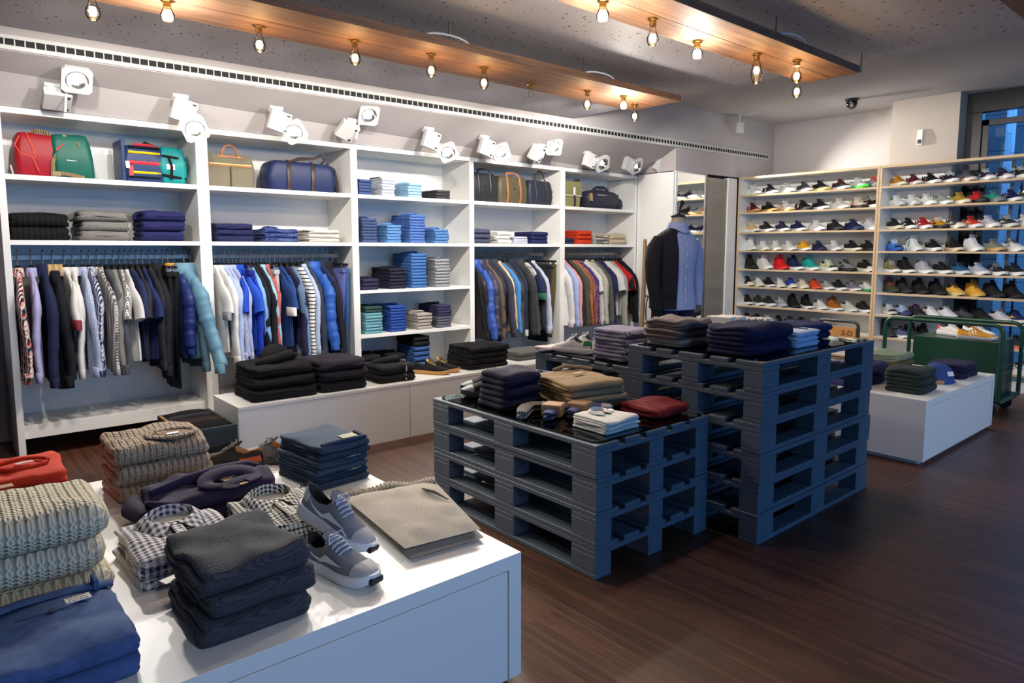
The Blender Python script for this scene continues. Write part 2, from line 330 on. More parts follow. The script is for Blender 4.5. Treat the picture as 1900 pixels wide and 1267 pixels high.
# low display benches in front of the shelving
for i, (x0, x1, lb) in enumerate(((1.395, 2.613, 'low white bench holding black sweaters, under the shirt rail'), (2.617, 3.835, 'low white bench holding black sneakers and black jeans'), (3.839, 5.05, 'low white bench holding grey folded jeans, behind the pallets'))):
    t = thing('display_bench', lb, 'bench', (x0, 4.247, 0), group='low white benches'); W = x1-x0
    for nm, b in (('top_board', (0, 0, .388, W, .475, .408)), ('front_panel', (0, .003, .0, W, .02, .388)), ('side_panel', (0, .02, 0, .02, .475, .388)), ('side_panel', (W-.02, .02, 0, W, .475, .388)), ('back_panel', (.02, .457, 0, W-.02, .475, .388))):
        obj(nm, MB().box(*b).mesh(nm, smooth=False, bevel=.001, seg=1), t, WHT)
def display_box(label, x0, y0, x1, y1, h):
    t = thing('display_box', label, 'display table', (x0, y0, 0)); W, D = x1-x0, y1-y0
    for nm, b in (('top_board', (0, 0, h-.045, W, D, h)), ('side_panel', (0, 0, .03, .05, D, h-.045)), ('side_panel', (W-.05, 0, .03, W, D, h-.045)), ('door_panel', (.053, .002, .03, W-.054, .02, h-.049)), ('back_panel', (.05, D-.02, .03, W-.05, D, h-.045)), ('plinth', (.04, .04, 0, W-.04, D-.04, .03))):
        obj(nm, MB().box(*b).mesh(nm, smooth=False, bevel=.001, seg=1), t, WHT)
display_box('large white display table nearest the camera holding checked shirts and grey sneakers', -.10, 1.555, 1.352, 2.298, .435)
display_box('white display table behind the first, holding jeans and brown sneakers', -.10, 2.303, 1.358, 3.185, .435)
display_box('long white display box beside the tall pallets holding green sweaters and cap', 4.70, 1.517, 6.135, 2.27, .428)
# ================================================================== pallets and glass
pm = {}
def pbox(nm, *b): pm[nm] = MB().box(*b).mesh(nm, smooth=False, bevel=.003, seg=1)
pbox('wide', 0, 0, 0, 1.2, .145, .022); pbox('narrow', 0, 0, 0, 1.2, .1, .022); pbox('stringer', 0, 0, 0, .145, .8, .022); pbox('block', 0, 0, 0, .145, .1, .078)
def pallet(label, loc, rz, group):
    t = thing('pallet', label, 'pallet', loc, rz, group)
    y = 0
    for k, (nm, wd) in enumerate((('wide',.145),('narrow',.1),('wide',.145),('narrow',.1),('wide',.145))):
        obj('deck_board', pm[nm], t, PALLET, (0, y, .122)); y += wd+.04125
    for x in (0, .5275, 1.055):
        obj('stringer_board', pm['stringer'], t, PALLET, (x, 0, .1))
        for yy in (0, .35, .7): obj('block', pm['block'], t, PALLET, (x, yy, .022))
    for yy in (0, .35, .7): obj('bottom_board', pm['narrow'], t, PALLET, (0, yy, 0))
    return t
rnd = random.Random(4)
def pallets(n, ox, oy, rz, what):
    for k in range(n):
        nm = 'topmost' if k == n-1 else 'bottom' if k == 0 else ORD[k]+' from the floor'
        j = lambda: rnd.uniform(-.004, .004)
        pallet(f'blue-grey painted pallet, {nm} in the {what}', (ox+j(), oy+j(), .144*k), rz+rnd.uniform(-.003, .003), what)
pallets(4, 2.828, 1.862, pi/2, 'stack of four pallets nearest the camera')
pallets(6, 2.846, 1.597, 0, 'tall stack of six pallets')
pallets(5, 2.932, 2.440, 0, 'stack of five pallets behind')
def rrect(x0, y0, x1, y1, r, n=5):
    p = []
    for cx, cy_, a in ((x1-r, y1-r, 0), (x0+r, y1-r, pi/2), (x0+r, y0+r, pi), (x1-r, y0+r, 3*pi/2)):
        p += [(cx+r*cos(a+k*pi/2/n), cy_+r*sin(a+k*pi/2/n)) for k in range(n+1)]
    return p
def glass_top(label, x0, y0, x1, y1, z):
    p = rrect(0, 0, x1-x0, y1-y0, .045); mb = MB().loft([[(x, y, 0) for x, y in p], [(x, y, .007) for x, y in p]])
    tag(obj('glass_top', mb.mesh('glass_top', smooth=False), None, GLASS, (x0, y0, z+.001)), label, 'glass sheet')
glass_top('rounded glass sheet on the four-pallet stack, under the khaki trousers', 2.045, 1.875, 2.812, 3.035, .576)
glass_top('rounded glass sheet on the tall pallet stack, under big navy sweaters', 2.872, 1.612, 4.02, 2.375, .864)
glass_top('rounded glass sheet on the five-pallet stack, under white sneakers', 2.945, 2.455, 4.10, 3.225, .72)
# ================================================================== shoe rack at the back
BX0, BX1 = 7.80, 8.12
SHZ = [2.046, 1.831, 1.588, 1.357, 1.125, .906, .668, .425, .185]
def rack(label, y0, y1, backy, group):
    t = thing('shoe_rack', label, 'shoe rack', (BX0, y0, 0), group=group); D = BX1-BX0; W = y1-y0
    def P(nm, b): 
        obj(nm, MB().box(*b).mesh(nm, smooth=False), t, WHT)
    def edge(nm, b): obj(nm, MB().box(*b).mesh(nm, smooth=False), t, PLY)
    for yy in (0, W-.022):
        P('side_panel', (.004, yy, 0, D, yy+.022, 2.24)); edge('front_edge', (0, yy, 0, .0038, yy+.022, 2.24))
    P('top_board', (.004, -.0, 2.241, D, W, 2.267)); edge('front_edge', (0, 0, 2.241, .0038, W, 2.267))
    for z in SHZ:
        P('shelf', (.004, .022, z-.02, D, W-.022, z)); edge('front_edge', (0, .022, z-.02, .0038, W-.022, z))
    P('back_board', (D, backy-y0 if backy else 0, .16, D+.012, W, 2.24)); P('plinth', (.06, .02, 0, .08, W-.02, .16))
    return t
rk = rack('shoe rack with light wood edges beside the mirror, white back board', 3.118, 4.812, None, 'shoe racks on the back wall')
rk2 = rack('shoe rack with light wood edges in front of the blue window', 1.30, 3.112, 2.53, 'shoe racks on the back wall')
for yy in (2.50, 1.975): obj('rear_upright', MB().box(BX1-BX0+.001, yy-1.30, .01, BX1-BX0+.03, yy-1.27, 2.26).mesh('rear_upright', smooth=False), rk2, plain('grey_metal', (150, 146, 142), .5))
# mirror
t = thing('mirror', 'tall frameless wall mirror reflecting the shoe rack', 'mirror', (6.60, 4.86, .05))
obj('mirror_glass', MB().box(.0, 0, 0, .55, .006, 2.2).mesh('mirror_glass', smooth=False), t, MIRROR)
obj('frame', MB().box(.55, -.012, 0, .575, .006, 2.2).mesh('frame', smooth=False), t, STEEL)
# ================================================================== ceiling fittings
# slot air diffuser
ang = math.atan(-.0403)
t = thing('air_diffuser', 'long white slot air diffuser along the soffit above the shelves', 'air vent', (-2.0, FY(-2.0), 2.53), ang)
L = 10.45
fm = MB().box(0, -.012, 0, L, -.001, .026).box(0, -.012, .062, L, -.001, .085)
obj('frame', fm.mesh('frame', smooth=False, bevel=.002), t, plain('vent_white', (196, 196, 192), .5))
obj('backing', MB().box(0, -.003, .026, L, -.001, .062).mesh('backing', smooth=False), t, plain('vent_dark', (26, 25, 24), .8))
sl = MB()
for k in range(210): sl.box(k*.05, -.010, .026, k*.05+.006, -.003, .062)
obj('grille', sl.mesh('grille', smooth=False), t, plain('vent_white', (196, 196, 192), .5))
def plank(label, x0, x1, y0, y1, z, nb):
    t = thing('ceiling_plank', label, 'wooden plank', (x0, y0, z), group='ceiling planks carrying bare bulbs'); wd = (y1-y0)/nb
    for k in range(nb): obj('board', MB().box(0, k*wd, 0, x1-x0, (k+1)*wd-.003, .045).mesh('board', smooth=False, bevel=.003), t, PLANK)
    hm = MB()
    for k in range(int((x1-x0)/1.1)+1):
        for yy in (.06, y1-y0-.06): hm.tube([(.25+k*1.1, yy, .04), (.25+k*1.1, yy, 2.66-z)], .006, 6)
    obj('hanger_rods', hm.mesh('hanger_rods'), t, STEEL)
    cb = MB()
    for k in range(int((x1-x0)/1.25)):
        cb.tube([(1.0+k*1.25+.16*math.cos(a*pi/10)*-1, (y1-y0)*.5*0+.02-.03*sin(a*pi/10), .03+.03*sin(a*pi/10)) for a in range(11)], .006, 6)
    obj('cable', cb.mesh('cable'), t, LAMPW)
plank('wooden ceiling plank with bare bulbs over the near pallets, close to shelving', -1.2, 4.46, 3.27, 3.76, 2.5, 2)
plank('wooden ceiling plank with bare bulbs in the middle of the shop ceiling', -1.0, 4.60, 1.995, 2.36, 2.5, 2)
plank('wooden ceiling plank whose end shows by the window side', -1.0, 4.18, .70, 1.025, 2.5, 2)
GW = glow('warm_filament', (255, 196, 120), 55); GH = glow('halogen_glow', (255, 238, 214), 90)
sock = MB().lathe([(.026, 0), (.026, -.008), (.017, -.012), (.017, -.034), (.0, -.034)], 14).box(-.034, -.006, -.006, .034, .006, 0).mesh('socket')
def bprof(kind):
    if kind == 'a': return [(.013,-.034),(.014,-.05),(.02,-.068),(.028,-.085),(.030,-.102),(.024,-.12),(.012,-.13),(0,-.132)]
    if kind == 'long': return [(.014,-.034),(.022,-.06),(.030,-.09),(.032,-.115),(.028,-.145),(.016,-.165),(0,-.17)]
    if kind == 'tube': return [(.014,-.034),(.016,-.045),(.016,-.085),(.012,-.092),(0,-.094)]
    return [(.016,-.034),(.022,-.045),(.03,-.065),(.028,-.085),(.014,-.096),(0,-.098)]
bmesh_ = {k: MB().lathe(bprof(k), 16).mesh('glass_bulb') for k in ('a','long','tube','halogen')}
fil = MB().lathe([(0,-.07),(.012,-.075),(.017,-.092),(.013,-.108),(0,-.114)], 10).mesh('filament')
filh = MB().lathe([(0,-.05),(.018,-.052),(.024,-.07),(.016,-.088),(0,-.092)], 10).mesh('filament')
def bulb(x, y, z, kind, label, lit=True, e=5):
    t = thing('light_bulb', label, 'light bulb', (x, y, z), group='bare bulbs under the ceiling planks')
    obj('socket', sock, t, BRASS); obj('glass_bulb', bmesh_[kind], t, BULBGLASS)
    if lit:
        h = kind == 'halogen'; obj('filament', filh if h else fil, t, GH if h else GW)
        light('POINT', 'bulb_light', (x, y, z-.15 if kind != 'long' else z-.2), e, WHITE if h else (1, .62, .30), shadow_soft_size=.03)
for k, (x, y, kd) in enumerate(((.641,3.60,'a'),(.921,3.52,'halogen'),(1.37,3.61,'a'),(1.85,3.511,'a'),(2.305,3.454,'a'),(2.717,3.486,'a'),(3.216,3.606,'tube'),(3.657,3.494,'a'),(3.983,3.437,'halogen'),(4.267,3.566,'a'))):
    d = {'a': 'warm glowing bulb', 'halogen': 'dazzling white bulb', 'tube': 'unlit tubular bulb'}[kd]
    bulb(x, y, 2.5, kd, f'{d}, {ORD[k]} along the plank nearest the shelving', kd != 'tube', 14 if kd == 'halogen' else 2.6)
for k, (x, y, kd) in enumerate(((2.404,2.206,'halogen'),(2.779,2.217,'a'),(3.246,2.284,'halogen'),(3.714,2.201,'long'),(4.017,2.115,'a'),(4.40,2.31,'a'))):
    d = {'a': 'warm glowing bulb', 'halogen': 'dazzling white bulb', 'long': 'large oval glowing bulb'}[kd]
    bulb(x, y, 2.5, kd, f'{d}, {ORD[k]} along the middle plank', True, 14 if kd == 'halogen' else 2.6)
# wall spots on the sloping soffit: mount, ballast box, square head
LENS = glow('lamp_lens', (255, 246, 230), 28)
refl = MB().lathe([(.062,.0),(.058,-.012),(.03,-.035),(.012,-.04),(.001,-.04)], 20, cap=False)
reflm = refl.mesh('reflector'); lensm = MB().lathe([(0,-.012),(.02,-.014),(.022,-.03),(0,-.034)], 12).mesh('lamp')
headb = MB()                                     # square housing with a round hole
N = 24; sq = []
for k in range(N):
    a = 2*pi*k/N+pi/N; m_ = max(abs(cos(a)), abs(sin(a))); sq.append((cos(a)/m_*.082, sin(a)/m_*.082))
ci = [(cos(2*pi*k/N+pi/N)*.063, sin(2*pi*k/N+pi/N)*.063) for k in range(N)]
headb.loft([[(x*.9,y*.9,-.055) for x,y in sq], [(x,y,-.03) for x,y in sq], [(x,y,0) for x,y in sq], [(x,y,.001) for x,y in ci], [(x,y,-.02) for x,y in ci]], True, True, False)
headm = headb.mesh('head', angle=30); boxm = MB().box(-.075, -.028, -.15, .075, .028, 0).mesh('ballast_box', smooth=False, bevel=.005); mntm = MB().box(-.05, -.02, -.012, .05, .03, .012).box(-.035, -.012, -.03, .02, .015, -.008).mesh('mount_plate', smooth=False, bevel=.003)
clipm = MB().box(-.012, -.004, -.006, .012, .004, .006).mesh('clip', smooth=False)
def wall_spot(k, mx, my, mz, head, target, box, e, label):
    t = thing('wall_spotlight', label, 'spotlight', (mx, my, mz), group='square spotlights above the shelving')
    obj('mount_plate', mntm, t, LAMPW, rot=(R(-30), 0, 0))
    b = obj('ballast_box', boxm, t, LAMPW, box[:3], (R(box[3]), R(box[4]), R(box[5])))
    obj('clip', clipm, b, BLACKP, (.05, -.028, -.13)); obj('clip', clipm, b, BLACKP, (.05, -.028, -.02))
    hp = Vector(head)-Vector((mx, my, mz)); d = (Vector(target)-Vector(head)).normalized()
    q = d.to_track_quat('Z', 'Y').to_euler(); q.rotate_axis('Z', R(box[6]))
    h = obj('head', headm, t, LAMPW, hp, q); obj('reflector', reflm, h, CHROME); obj('lamp', lensm, h, LENS)
    obj('arm', MB().tube([hp-d*.05, hp-d*.05+Vector((-.04,.02,.05)), Vector(box[:3])+Vector((.03,0,-.12))], .008, 6).mesh('arm'), t, LAMPW)
    light('SPOT', 'wall_spot_light', Vector(head)+d*.03, e*2.0, WHITE, target, spot_size=R(66), spot_blend=.6, shadow_soft_size=.05)
DN = (.03, -.03, -.02, 8, 14, 0, 25)
SPOTS = [(.69,5.21,2.37,(.80,5.10,2.40),(.75,2.4,.4),(.02,-.02,-.03,60,0,0,0),60,'facing the room'),
 (1.41,5.179,2.404,(1.47,5.10,2.185),(1.0,2.2,.45),DN,70,'angled down'), (2.067,5.171,2.41,(2.17,5.10,2.24),(.8,2.7,.45),DN,55,'angled down'),
 (2.70,5.19,2.40,(2.80,5.10,2.44),(2.3,2.6,.6),(-.02,-.03,-.03,50,20,0,0),60,'facing the room'), (3.412,5.169,2.412,(3.57,5.10,2.215),(2.4,2.9,.5),DN,55,'angled down'),
 (4.03,5.174,2.408,(4.18,5.10,2.275),(2.9,1.9,.8),DN,55,'glaring'), (4.764,5.177,2.406,(4.87,5.10,2.39),(3.5,2.3,.9),(-.04,-.02,-.01,30,10,0,0),55,'facing the room'),
 (5.426,5.174,2.408,(5.60,5.10,2.28),(5.4,1.9,.4),DN,55,'angled down'), (6.06,5.168,2.412,(6.17,5.10,2.295),(6.6,2.0,.5),DN,55,'angled down'),
 (6.62,5.13,2.42,(6.80,5.04,2.33),(7.95,3.7,1.7),(.02,-.03,-.02,15,30,0,20),95,'turned to the shoe rack')]
for k, s in enumerate(SPOTS): wall_spot(k, s[0], s[1], s[2], s[3], s[4], s[5], s[6], f'white square spotlight {s[7]}, {ORD[k]} along the soffit above the shelving')
# small fittings at the back
t = thing('ceiling_projector', 'small white cylinder spotlight on a ceiling arm near the back corner', 'spotlight', (7.60, 4.70, 3.0))
obj('arm', MB().box(-.012, -.22, -.02, .012, .02, 0).tube([(0,0,0),(0,0,-.12)], .008, 8).mesh('arm', angle=30), t, LAMPW)
obj('housing', MB().lathe([(.045,-.10),(.05,-.11),(.05,-.22),(.042,-.225),(0,-.225)], 20).mesh('housing'), t, LAMPW)
light('SPOT', 'projector_light', (7.55, 4.6, 2.72), 200, WHITE, (8.05, 2.6, 1.3), spot_size=R(110), spot_blend=.6, shadow_soft_size=.04)
t = thing('security_camera', 'black dome security camera under the back ceiling', 'security camera', (7.74, 3.425, 3.0))
obj('base', MB().lathe([(.07,0),(.072,-.012),(.06,-.022),(0,-.022)], 24).mesh('base'), t, BLACKP)
obj('dome', MB().lathe([(.058,-.022),(.058,-.05),(.045,-.085),(.022,-.104),(0,-.108)], 24).mesh('dome'), t, plain('smoked_dome', (14, 15, 16), .12))
obj('lens', MB().lathe([(.02,0),(.02,.012),(0,.014)], 16).mesh('lens'), t, CHROME, (-.045,-.02,-.075), (0, R(-75), 0))
t = thing('motion_sensor', 'white motion sensor with dark window on the beige pillar', 'motion sensor', (8.2, 2.87, 2.49))
obj('housing', MB().loft([[(-.0,-.028,0),(-.03,-.026,.006),(-.03,.026,.006),(0,.028,0)],[(0,-.03,.09),(-.045,-.028,.08),(-.045,.028,.08),(0,.03,.09)],[(0,-.03,.17),(-.03,-.026,.165),(-.03,.026,.165),(0,.03,.17)]]).mesh('housing', bevel=.003, smooth=False), t, plain('sensor_white', (225,225,222), .4))
obj('sensor_window', MB().box(-.046,-.018,.02,-.030,.018,.06).mesh('sensor_window', smooth=False), t, BLACKP)
# ================================================================== folded clothes
FC = {}
def fold_mesh(w, d, h, L=3, seed=0, n=44, r=.02, bulge=.35, wob=.009, lump=.0):
    """a garment folded into a slab: one rolled front edge, L visible layers on its sides and back"""
    key = (round(w,3), round(d,3), round(h,3), L, seed, n, r, bulge, wob, lump)
    if key in FC: return FC[key]
    rn = random.Random(seed*31+7); off = [rn.uniform(0, .009) for _ in range(L+1)]; sx, sy = rn.uniform(0, 50), rn.uniform(0, 50)
    pts = []; per = 2*(w+d); step = per/n
    for k in range(n):
        s = k*step
        if s < w: p, nr = (-w/2+s, -d/2), (0,-1)
        elif s < w+d: p, nr = (w/2, -d/2+s-w), (1,0)
        elif s < 2*w+d: p, nr = (w/2-(s-w-d), d/2), (0,1)
        else: p, nr = (-w/2, d/2-(s-2*w-d)), (-1,0)
        x, y = p; cx = max(-w/2+r, min(w/2-r, x)); cyy = max(-d/2+r, min(d/2-r, y)); v = Vector((x-cx, y-cyy))
        if abs(x) > w/2-r and abs(y) > d/2-r and v.length > 1e-6:
            nn = v.normalized(); p = (cx+nn.x*r, cyy+nn.y*r); nr = (nn.x, nn.y)
        pts.append((p, nr, max(0., min(1., (-nr[1]-.3)/.5))))
    lv = []
    for l in range(L):
        for q in (.03, .22, .5, .78, .97): lv.append((l+q)/L)
    def dz(x, y):
        return lump*(nz(x*7+sx, y*7+sy)+.6*nz(x*15+sx, y*15+sy, 3))+bulge*h*.25*(1-(2*x/w)**2)*(1-(2*y/d)**2)
    rings = []
    for t in lv:
        z = t*h; li = min(L-1, int(t*L)); tt = t*L-li
        hf = min(h/2, .05); fr = (1-sqrt(max(0, 1-(2*t-1)**2)))*hf
        sd = (1-sqrt(max(0, 1-(2*tt-1)**2)))*(h/L/2)*.9+off[li]
        ring = []
        for (p, nr, wf) in pts:
            ins = fr*wf+sd*(1-wf); wv = wob*nz(p[0]*9+sx, p[1]*9+sy, li*2.3)
            x, y = p[0]-nr[0]*(ins+wv), p[1]-nr[1]*(ins+wv)
            ring.append((x, y, z+t*dz(x, y)))
        rings.append(ring)
    top = rings[-1]
    for f in (.86, .64, .4, .16):
        rings.append([(x*f, y*f, h+dz(x*f, y*f)+h*.03) for x, y, z in top])
    me = MB().loft(rings).mesh('folded', angle=75); FC[key] = me; return me
def pos_name(k, n):
    if n == 1: return ''
    if k == n-1: return 'topmost'
    if k == 0: return 'bottom'
    return 'middle' if n == 3 else ORD[n-1-k]+' from top'
def fstack(name, what, cat, x, y, z, w, d, h, n, mat, where, rz=0, L=3, seed=1, jit=.006, lump=.004, r=.02, var=2, nn=44, extra=None, shrink=0, bulge=.35):
    """n folded garments lying on one another, each an object of its own; returns the height of the top"""
    rn = random.Random(seed); res = []
    for k in range(n):
        me = fold_mesh(w-shrink*k, d-shrink*k, h, L, seed+(k % var), nn, r, bulge if k == n-1 else .12, .010, lump*1.3 if k == n-1 else lump*.5)
        pn = pos_name(k, n); lb = f'{pn} {what} {where}'.strip() if n > 1 else f'{what} {where}'
        m = mat[k % len(mat)] if isinstance(mat, list) else mat
        o = obj(name, me, None, m, (x+rn.uniform(-jit, jit), y+rn.uniform(-jit, jit), z), (0, 0, rz+rn.uniform(-.03, .03)))
        tag(o, lb, cat, f'{what} {where}'[:60] if n > 1 else None); z += h*1.005; res.append(o)
    if extra: extra(res[-1], w-shrink*(n-1), d-shrink*(n-1), h)
    return z, res
C = lambda *c, **k: cloth(tuple(c), **k)
def labelpart(name, parent, w, d, loc, mat, rz=0, tilt=0, th=.002, lines=0):
    o = obj(name, MB().box(-w/2, -d/2, 0, w/2, d/2, th).mesh(name, smooth=False), parent, mat, loc, (tilt, 0, rz))
    if lines:
        mb = MB()
        for k in range(lines):
            yy = d*.34-k*d*.68/max(1, lines-1); ww = w*(.36 if k % 2 else .4); x = -ww
            rn = random.Random(k)
            while x < ww-.002:
                l = rn.uniform(.002, .006); mb.box(x, yy-d*.05, th, min(ww, x+l), yy+d*.05, th+.0004); x += l+.0015
        obj('printed_text', mb.mesh('printed_text', smooth=False), o, INK)
    return o
def collar_part(parent, w, d, h, mat, y=None, sc_=1.0, inner=None):
    """shirt collar lying on a folded shirt: standing band, two pointed leaves, pale inside"""
    yc = d/2-.075*sc_ if y is None else y; k = sc_
    c = None
    for sd in (1, -1):
        rows = []
        for q in range(13):
            t = q/12; th = pi/2-pi*t*.98; x, yy = .050*k*cos(th), yc+.040*k*sin(th)
            top = (x, yy, h+.030*k-.016*k*t); fl = max(0, (t-.62)/.38)
            ox, oy = x+.026*k*cos(th)*(1-fl)+fl*.030*k, yy+.022*k*sin(th)*(1-fl)-fl*.045*k
            rows.append([(sd*x*.94, yy-.0, h+.002), (sd*x, yy, top[2]), (sd*(x+.003*k), yy, top[2]+.001), (sd*(x*.6+ox*.4), yy*.6+oy*.4, h+.022*k-.010*k*t), (sd*ox, oy, h+.005), (sd*ox, oy, h+.003)])
        mb = MB().loft(rows, closed=False, cap0=False, cap1=False)
        o = obj('collar', mb.mesh('collar', angle=60), parent, mat); c = c or o
    if inner: obj('neck_inside', MB().lathe([(.046*k,0),(.044*k,.004),(.001,.004)], 20).mesh('neck_inside'), parent, inner, (0, yc, h+.001))
    return c
def placket_part(parent, d, h, mat, n=3):
    mb = MB().box(-.014, -d/2+.006, 0, .014, -d/2+.10, .003)
    o = obj('placket', mb.mesh('placket', smooth=False), parent, mat, (0, .0, h+.002)); 
    for k in range(n): obj('button', MB().lathe([(.005,0),(.005,.002),(0,.0025)], 10).mesh('button'), o, PAPER, (0, -d/2+.02+k*.03, .003))
# ------------------------------------------------------------------ jeans shelves (third bay)
def jeans(x0, x1, z, n, mat, what, where, seed, h=.026, d=.35, top=None, topmat=None):
    w = x1-x0; rn = random.Random(seed); zz = z; last = None
    for k in range(n):
        me = fold_mesh(w, d, h, 2, k % 3, 32, .008, .1, .003, .002)
        pn = pos_name(k, n); m = mat[min(k, len(mat)-1)] if isinstance(mat, list) else mat
        o = obj('folded_jeans', me, None, m, (x0+w/2+rn.uniform(-.004,.004), 5.425+d/2+rn.uniform(-.004,.006), zz), (0, 0, rn.uniform(-.015,.015)))
        tag(o, f'{pn} pair of {what} {where}'.strip(), 'jeans', f'{what} {where}'[:60]); zz += h*1.01; last = o
    if top == 'label':
        labelpart('paper_label', last, .07, .05, (.0, -.03, h+.006), PAPER, .3, .05)
        obj('waistband', MB().tube([(-w*.42, .02, h+.004), (-w*.2, -.05, h+.012), (.1*w, -.07, h+.014), (.4*w, -.02, h+.006)], .010, 8, flat=1.6).mesh('waistband'), last, m)
    if top == 'plain':
        obj('waistband', MB().tube([(-w*.42, .05, h+.004), (-w*.1, -.02, h+.012), (.42*w, .04, h+.006)], .011, 8, flat=1.6).mesh('waistband'), last, topmat or m)
    return zz
DN1, DN2, DN3 = C(64,82,128,kind='denim'), C(100,142,196,kind='denim'), C(150,188,222,kind='denim')
z0, z1, z2, z3, z4 = 1.838, 1.427, 1.013, .622, .225
jeans(2.87, 3.00, z0, 5, DN1, 'dark blue jeans', 'on the top jeans shelf', 1, top='plain')
jeans(3.09, 3.23, z0, 6, C(196,202,220,kind='denim'), 'pale grey jeans', 'on the top jeans shelf', 2, top='plain', topmat=C(60,66,64,kind='denim'))
jeans(3.36, 3.51, z0, 5, DN3, 'light blue jeans', 'on the top jeans shelf', 3, top='plain')
jeans(3.66, 3.82, z0, 3, C(58,57,60,kind='denim'), 'charcoal jeans', 'on the top jeans shelf', 4, .028)
jeans(2.89, 3.04, z1, 8, C(66,82,122,kind='denim'), 'slate blue jeans', 'on the second jeans shelf', 5, .026, top='label')
jeans(3.13, 3.28, z1, 6, C(92,138,190,kind='denim'), 'mid blue jeans', 'on the second jeans shelf', 6, .026, top='label')
jeans(3.37, 3.54, z1, 10, C(78,112,176,kind='denim'), 'bright blue jeans', 'on the second jeans shelf', 7, .0255, top='label')
jeans(3.64, 3.80, z1, 5, C(84,128,184,kind='denim'), 'washed blue jeans', 'on the second jeans shelf', 8, .026, top='label')
jeans(2.88, 3.04, z2, 3, C(44,44,70,kind='denim'), 'navy trousers', 'on the third jeans shelf', 9, .032, top='label')
jeans(3.15, 3.32, z2, 6, C(34,34,52,kind='denim'), 'black-blue jeans', 'on the third jeans shelf', 10, .031, top='label')
jeans(3.38, 3.55, z2, 11, C(66,112,172,kind='denim'), 'clear blue jeans', 'on the third jeans shelf', 11, .0285, top='label', topmat=C(20,22,30))
jeans(3.64, 3.82, z2, 9, C(146,148,152,kind='denim'), 'light grey jeans', 'on the third jeans shelf', 12, .029, top='label')
jeans(2.90, 3.08, z3, 9, [C(104,156,168,kind='denim')]*7+[C(42,70,66,kind='denim')], 'teal chinos', 'on the fourth jeans shelf', 13, .0265)
jeans(3.15, 3.32, z3, 9, C(40,74,150,kind='denim'), 'royal blue jeans', 'on the fourth jeans shelf', 14, .026, top='label')
jeans(3.43, 3.60, z3, 5, C(160,155,146,kind='denim'), 'stone chinos', 'on the fourth jeans shelf', 15, .03, top='label')
jeans(3.66, 3.82, z3, 8, [C(92,92,108,kind='denim')]*4+[C(52,52,84,kind='denim')], 'grey-navy chinos', 'on the fourth jeans shelf', 16, .027, top='plain', topmat=C(20,20,30))
BLK = C(24,24,27)
jeans(2.88, 3.06, z4, 4, [C(70,84,120,kind='denim')]*3+[BLK], 'faded blue jeans', 'on the lowest shelf under a black garment', 17, .05, top='plain', topmat=BLK)
jeans(3.14, 3.31, z4, 4, [C(74,92,132,kind='denim')]*3+[BLK], 'blue jeans with a black pair', 'on the lowest jeans shelf', 18, .047, top='plain', topmat=BLK)
jeans(3.40, 3.58, z4, 7, [C(52,84,140,kind='denim')]*5+[BLK], 'deep blue jeans', 'on the lowest jeans shelf', 19, .047, top='plain', topmat=BLK)
# ------------------------------------------------------------------ sweaters on the upper shelves
def tuft(parent, w, d, h, mat):                  # collar ends peeping out at the side of a pile
    obj('sleeve_fold', MB().tube([(-w/2-.02, -.03, h*.45), (-w/2+.02, .03, h*.6), (-w/2+.05, .10, h*.55)], [.02,.026,.02], 8, flat=.8).mesh('sleeve_fold'), parent, mat)
RB = C(20,22,26,kind='rib',s=.5); GK = C(134,132,128,kind='knit',s=.5); NV = C(36,38,88)
sh2 = 'on the second shelf under the backpacks'
fstack('folded_sweater', 'black ribbed sweater', 'sweater', .60, 5.60, z1, .33, .34, .085, 2, RB, sh2, L=2, seed=3, r=.05, lump=.006, extra=lambda o,w,d,h: (tuft(o,w,d,h,RB), labelpart('neck_label', o, .04, .02, (.03,-.02,h+.012), PAPER)))
fstack('folded_sweater', 'grey knitted sweater', 'sweater', .96, 5.60, z1, .31, .34, .065, 3, GK, sh2, L=2, seed=5, r=.05, lump=.006, extra=lambda o,w,d,h: tuft(o,w,d,h,GK))
fstack('folded_sweater', 'navy sweater', 'sweater', 1.33, 5.60, z1, .30, .34, .07, 3, NV, sh2, L=2, seed=8, r=.05, lump=.006, extra=lambda o,w,d,h: tuft(o,w,d,h,NV))
sb = 'on the shelf below the briefcase'
fstack('folded_shirt', 'dark navy sweater', 'sweater', 1.83, 5.60, z1, .29, .32, .045, 3, C(38,42,84), sb, seed=11, r=.03)
fstack('folded_shirt', 'navy patterned shirt', 'shirt', 2.19, 5.60, z1, .28, .32, .034, 3, C(36,52,110,kind='dots',c2=(150,170,210),s=.8), sb, seed=12, extra=lambda o,w,d,h: collar_part(o,w,d,h,C(36,52,110,kind='dots',c2=(150,170,210),s=.8)))
fstack('folded_shirt', 'cream shirt', 'shirt', 2.55, 5.60, z1, .28, .32, .034, 3, C(212,206,196), sb, seed=13)
sc4 = 'on the shelf below the leather-strapped bags'
fstack('folded_sweater', 'slate blue sweatshirt', 'sweater', 4.19, 5.58, z1, .25, .32, .046, 3, C(64,70,92,kind='heather'), sc4, seed=14, r=.03)
fstack('folded_shirt', 'white folded shirt', 'shirt', 4.48, 5.58, z1, .20, .32, .04, 3, C(228,226,216), sc4, seed=15)
fstack('folded_shirt', 'pale lilac shirt', 'shirt', 4.72, 5.58, z1, .20, .30, .024, 3, C(206,206,226), sc4, seed=16)
fstack('folded_sweater', 'bright navy sweater', 'sweater', 4.98, 5.58, z1, .25, .32, .042, 3, C(38,42,88), sc4, seed=17, r=.03)
sc5 = 'on the shelf below the olive satchel'
fstack('folded_shirt', 'dark blue jersey', 'shirt', 5.42, 5.58, z1, .17, .32, .033, 2, C(40,46,78), sc5, seed=18)
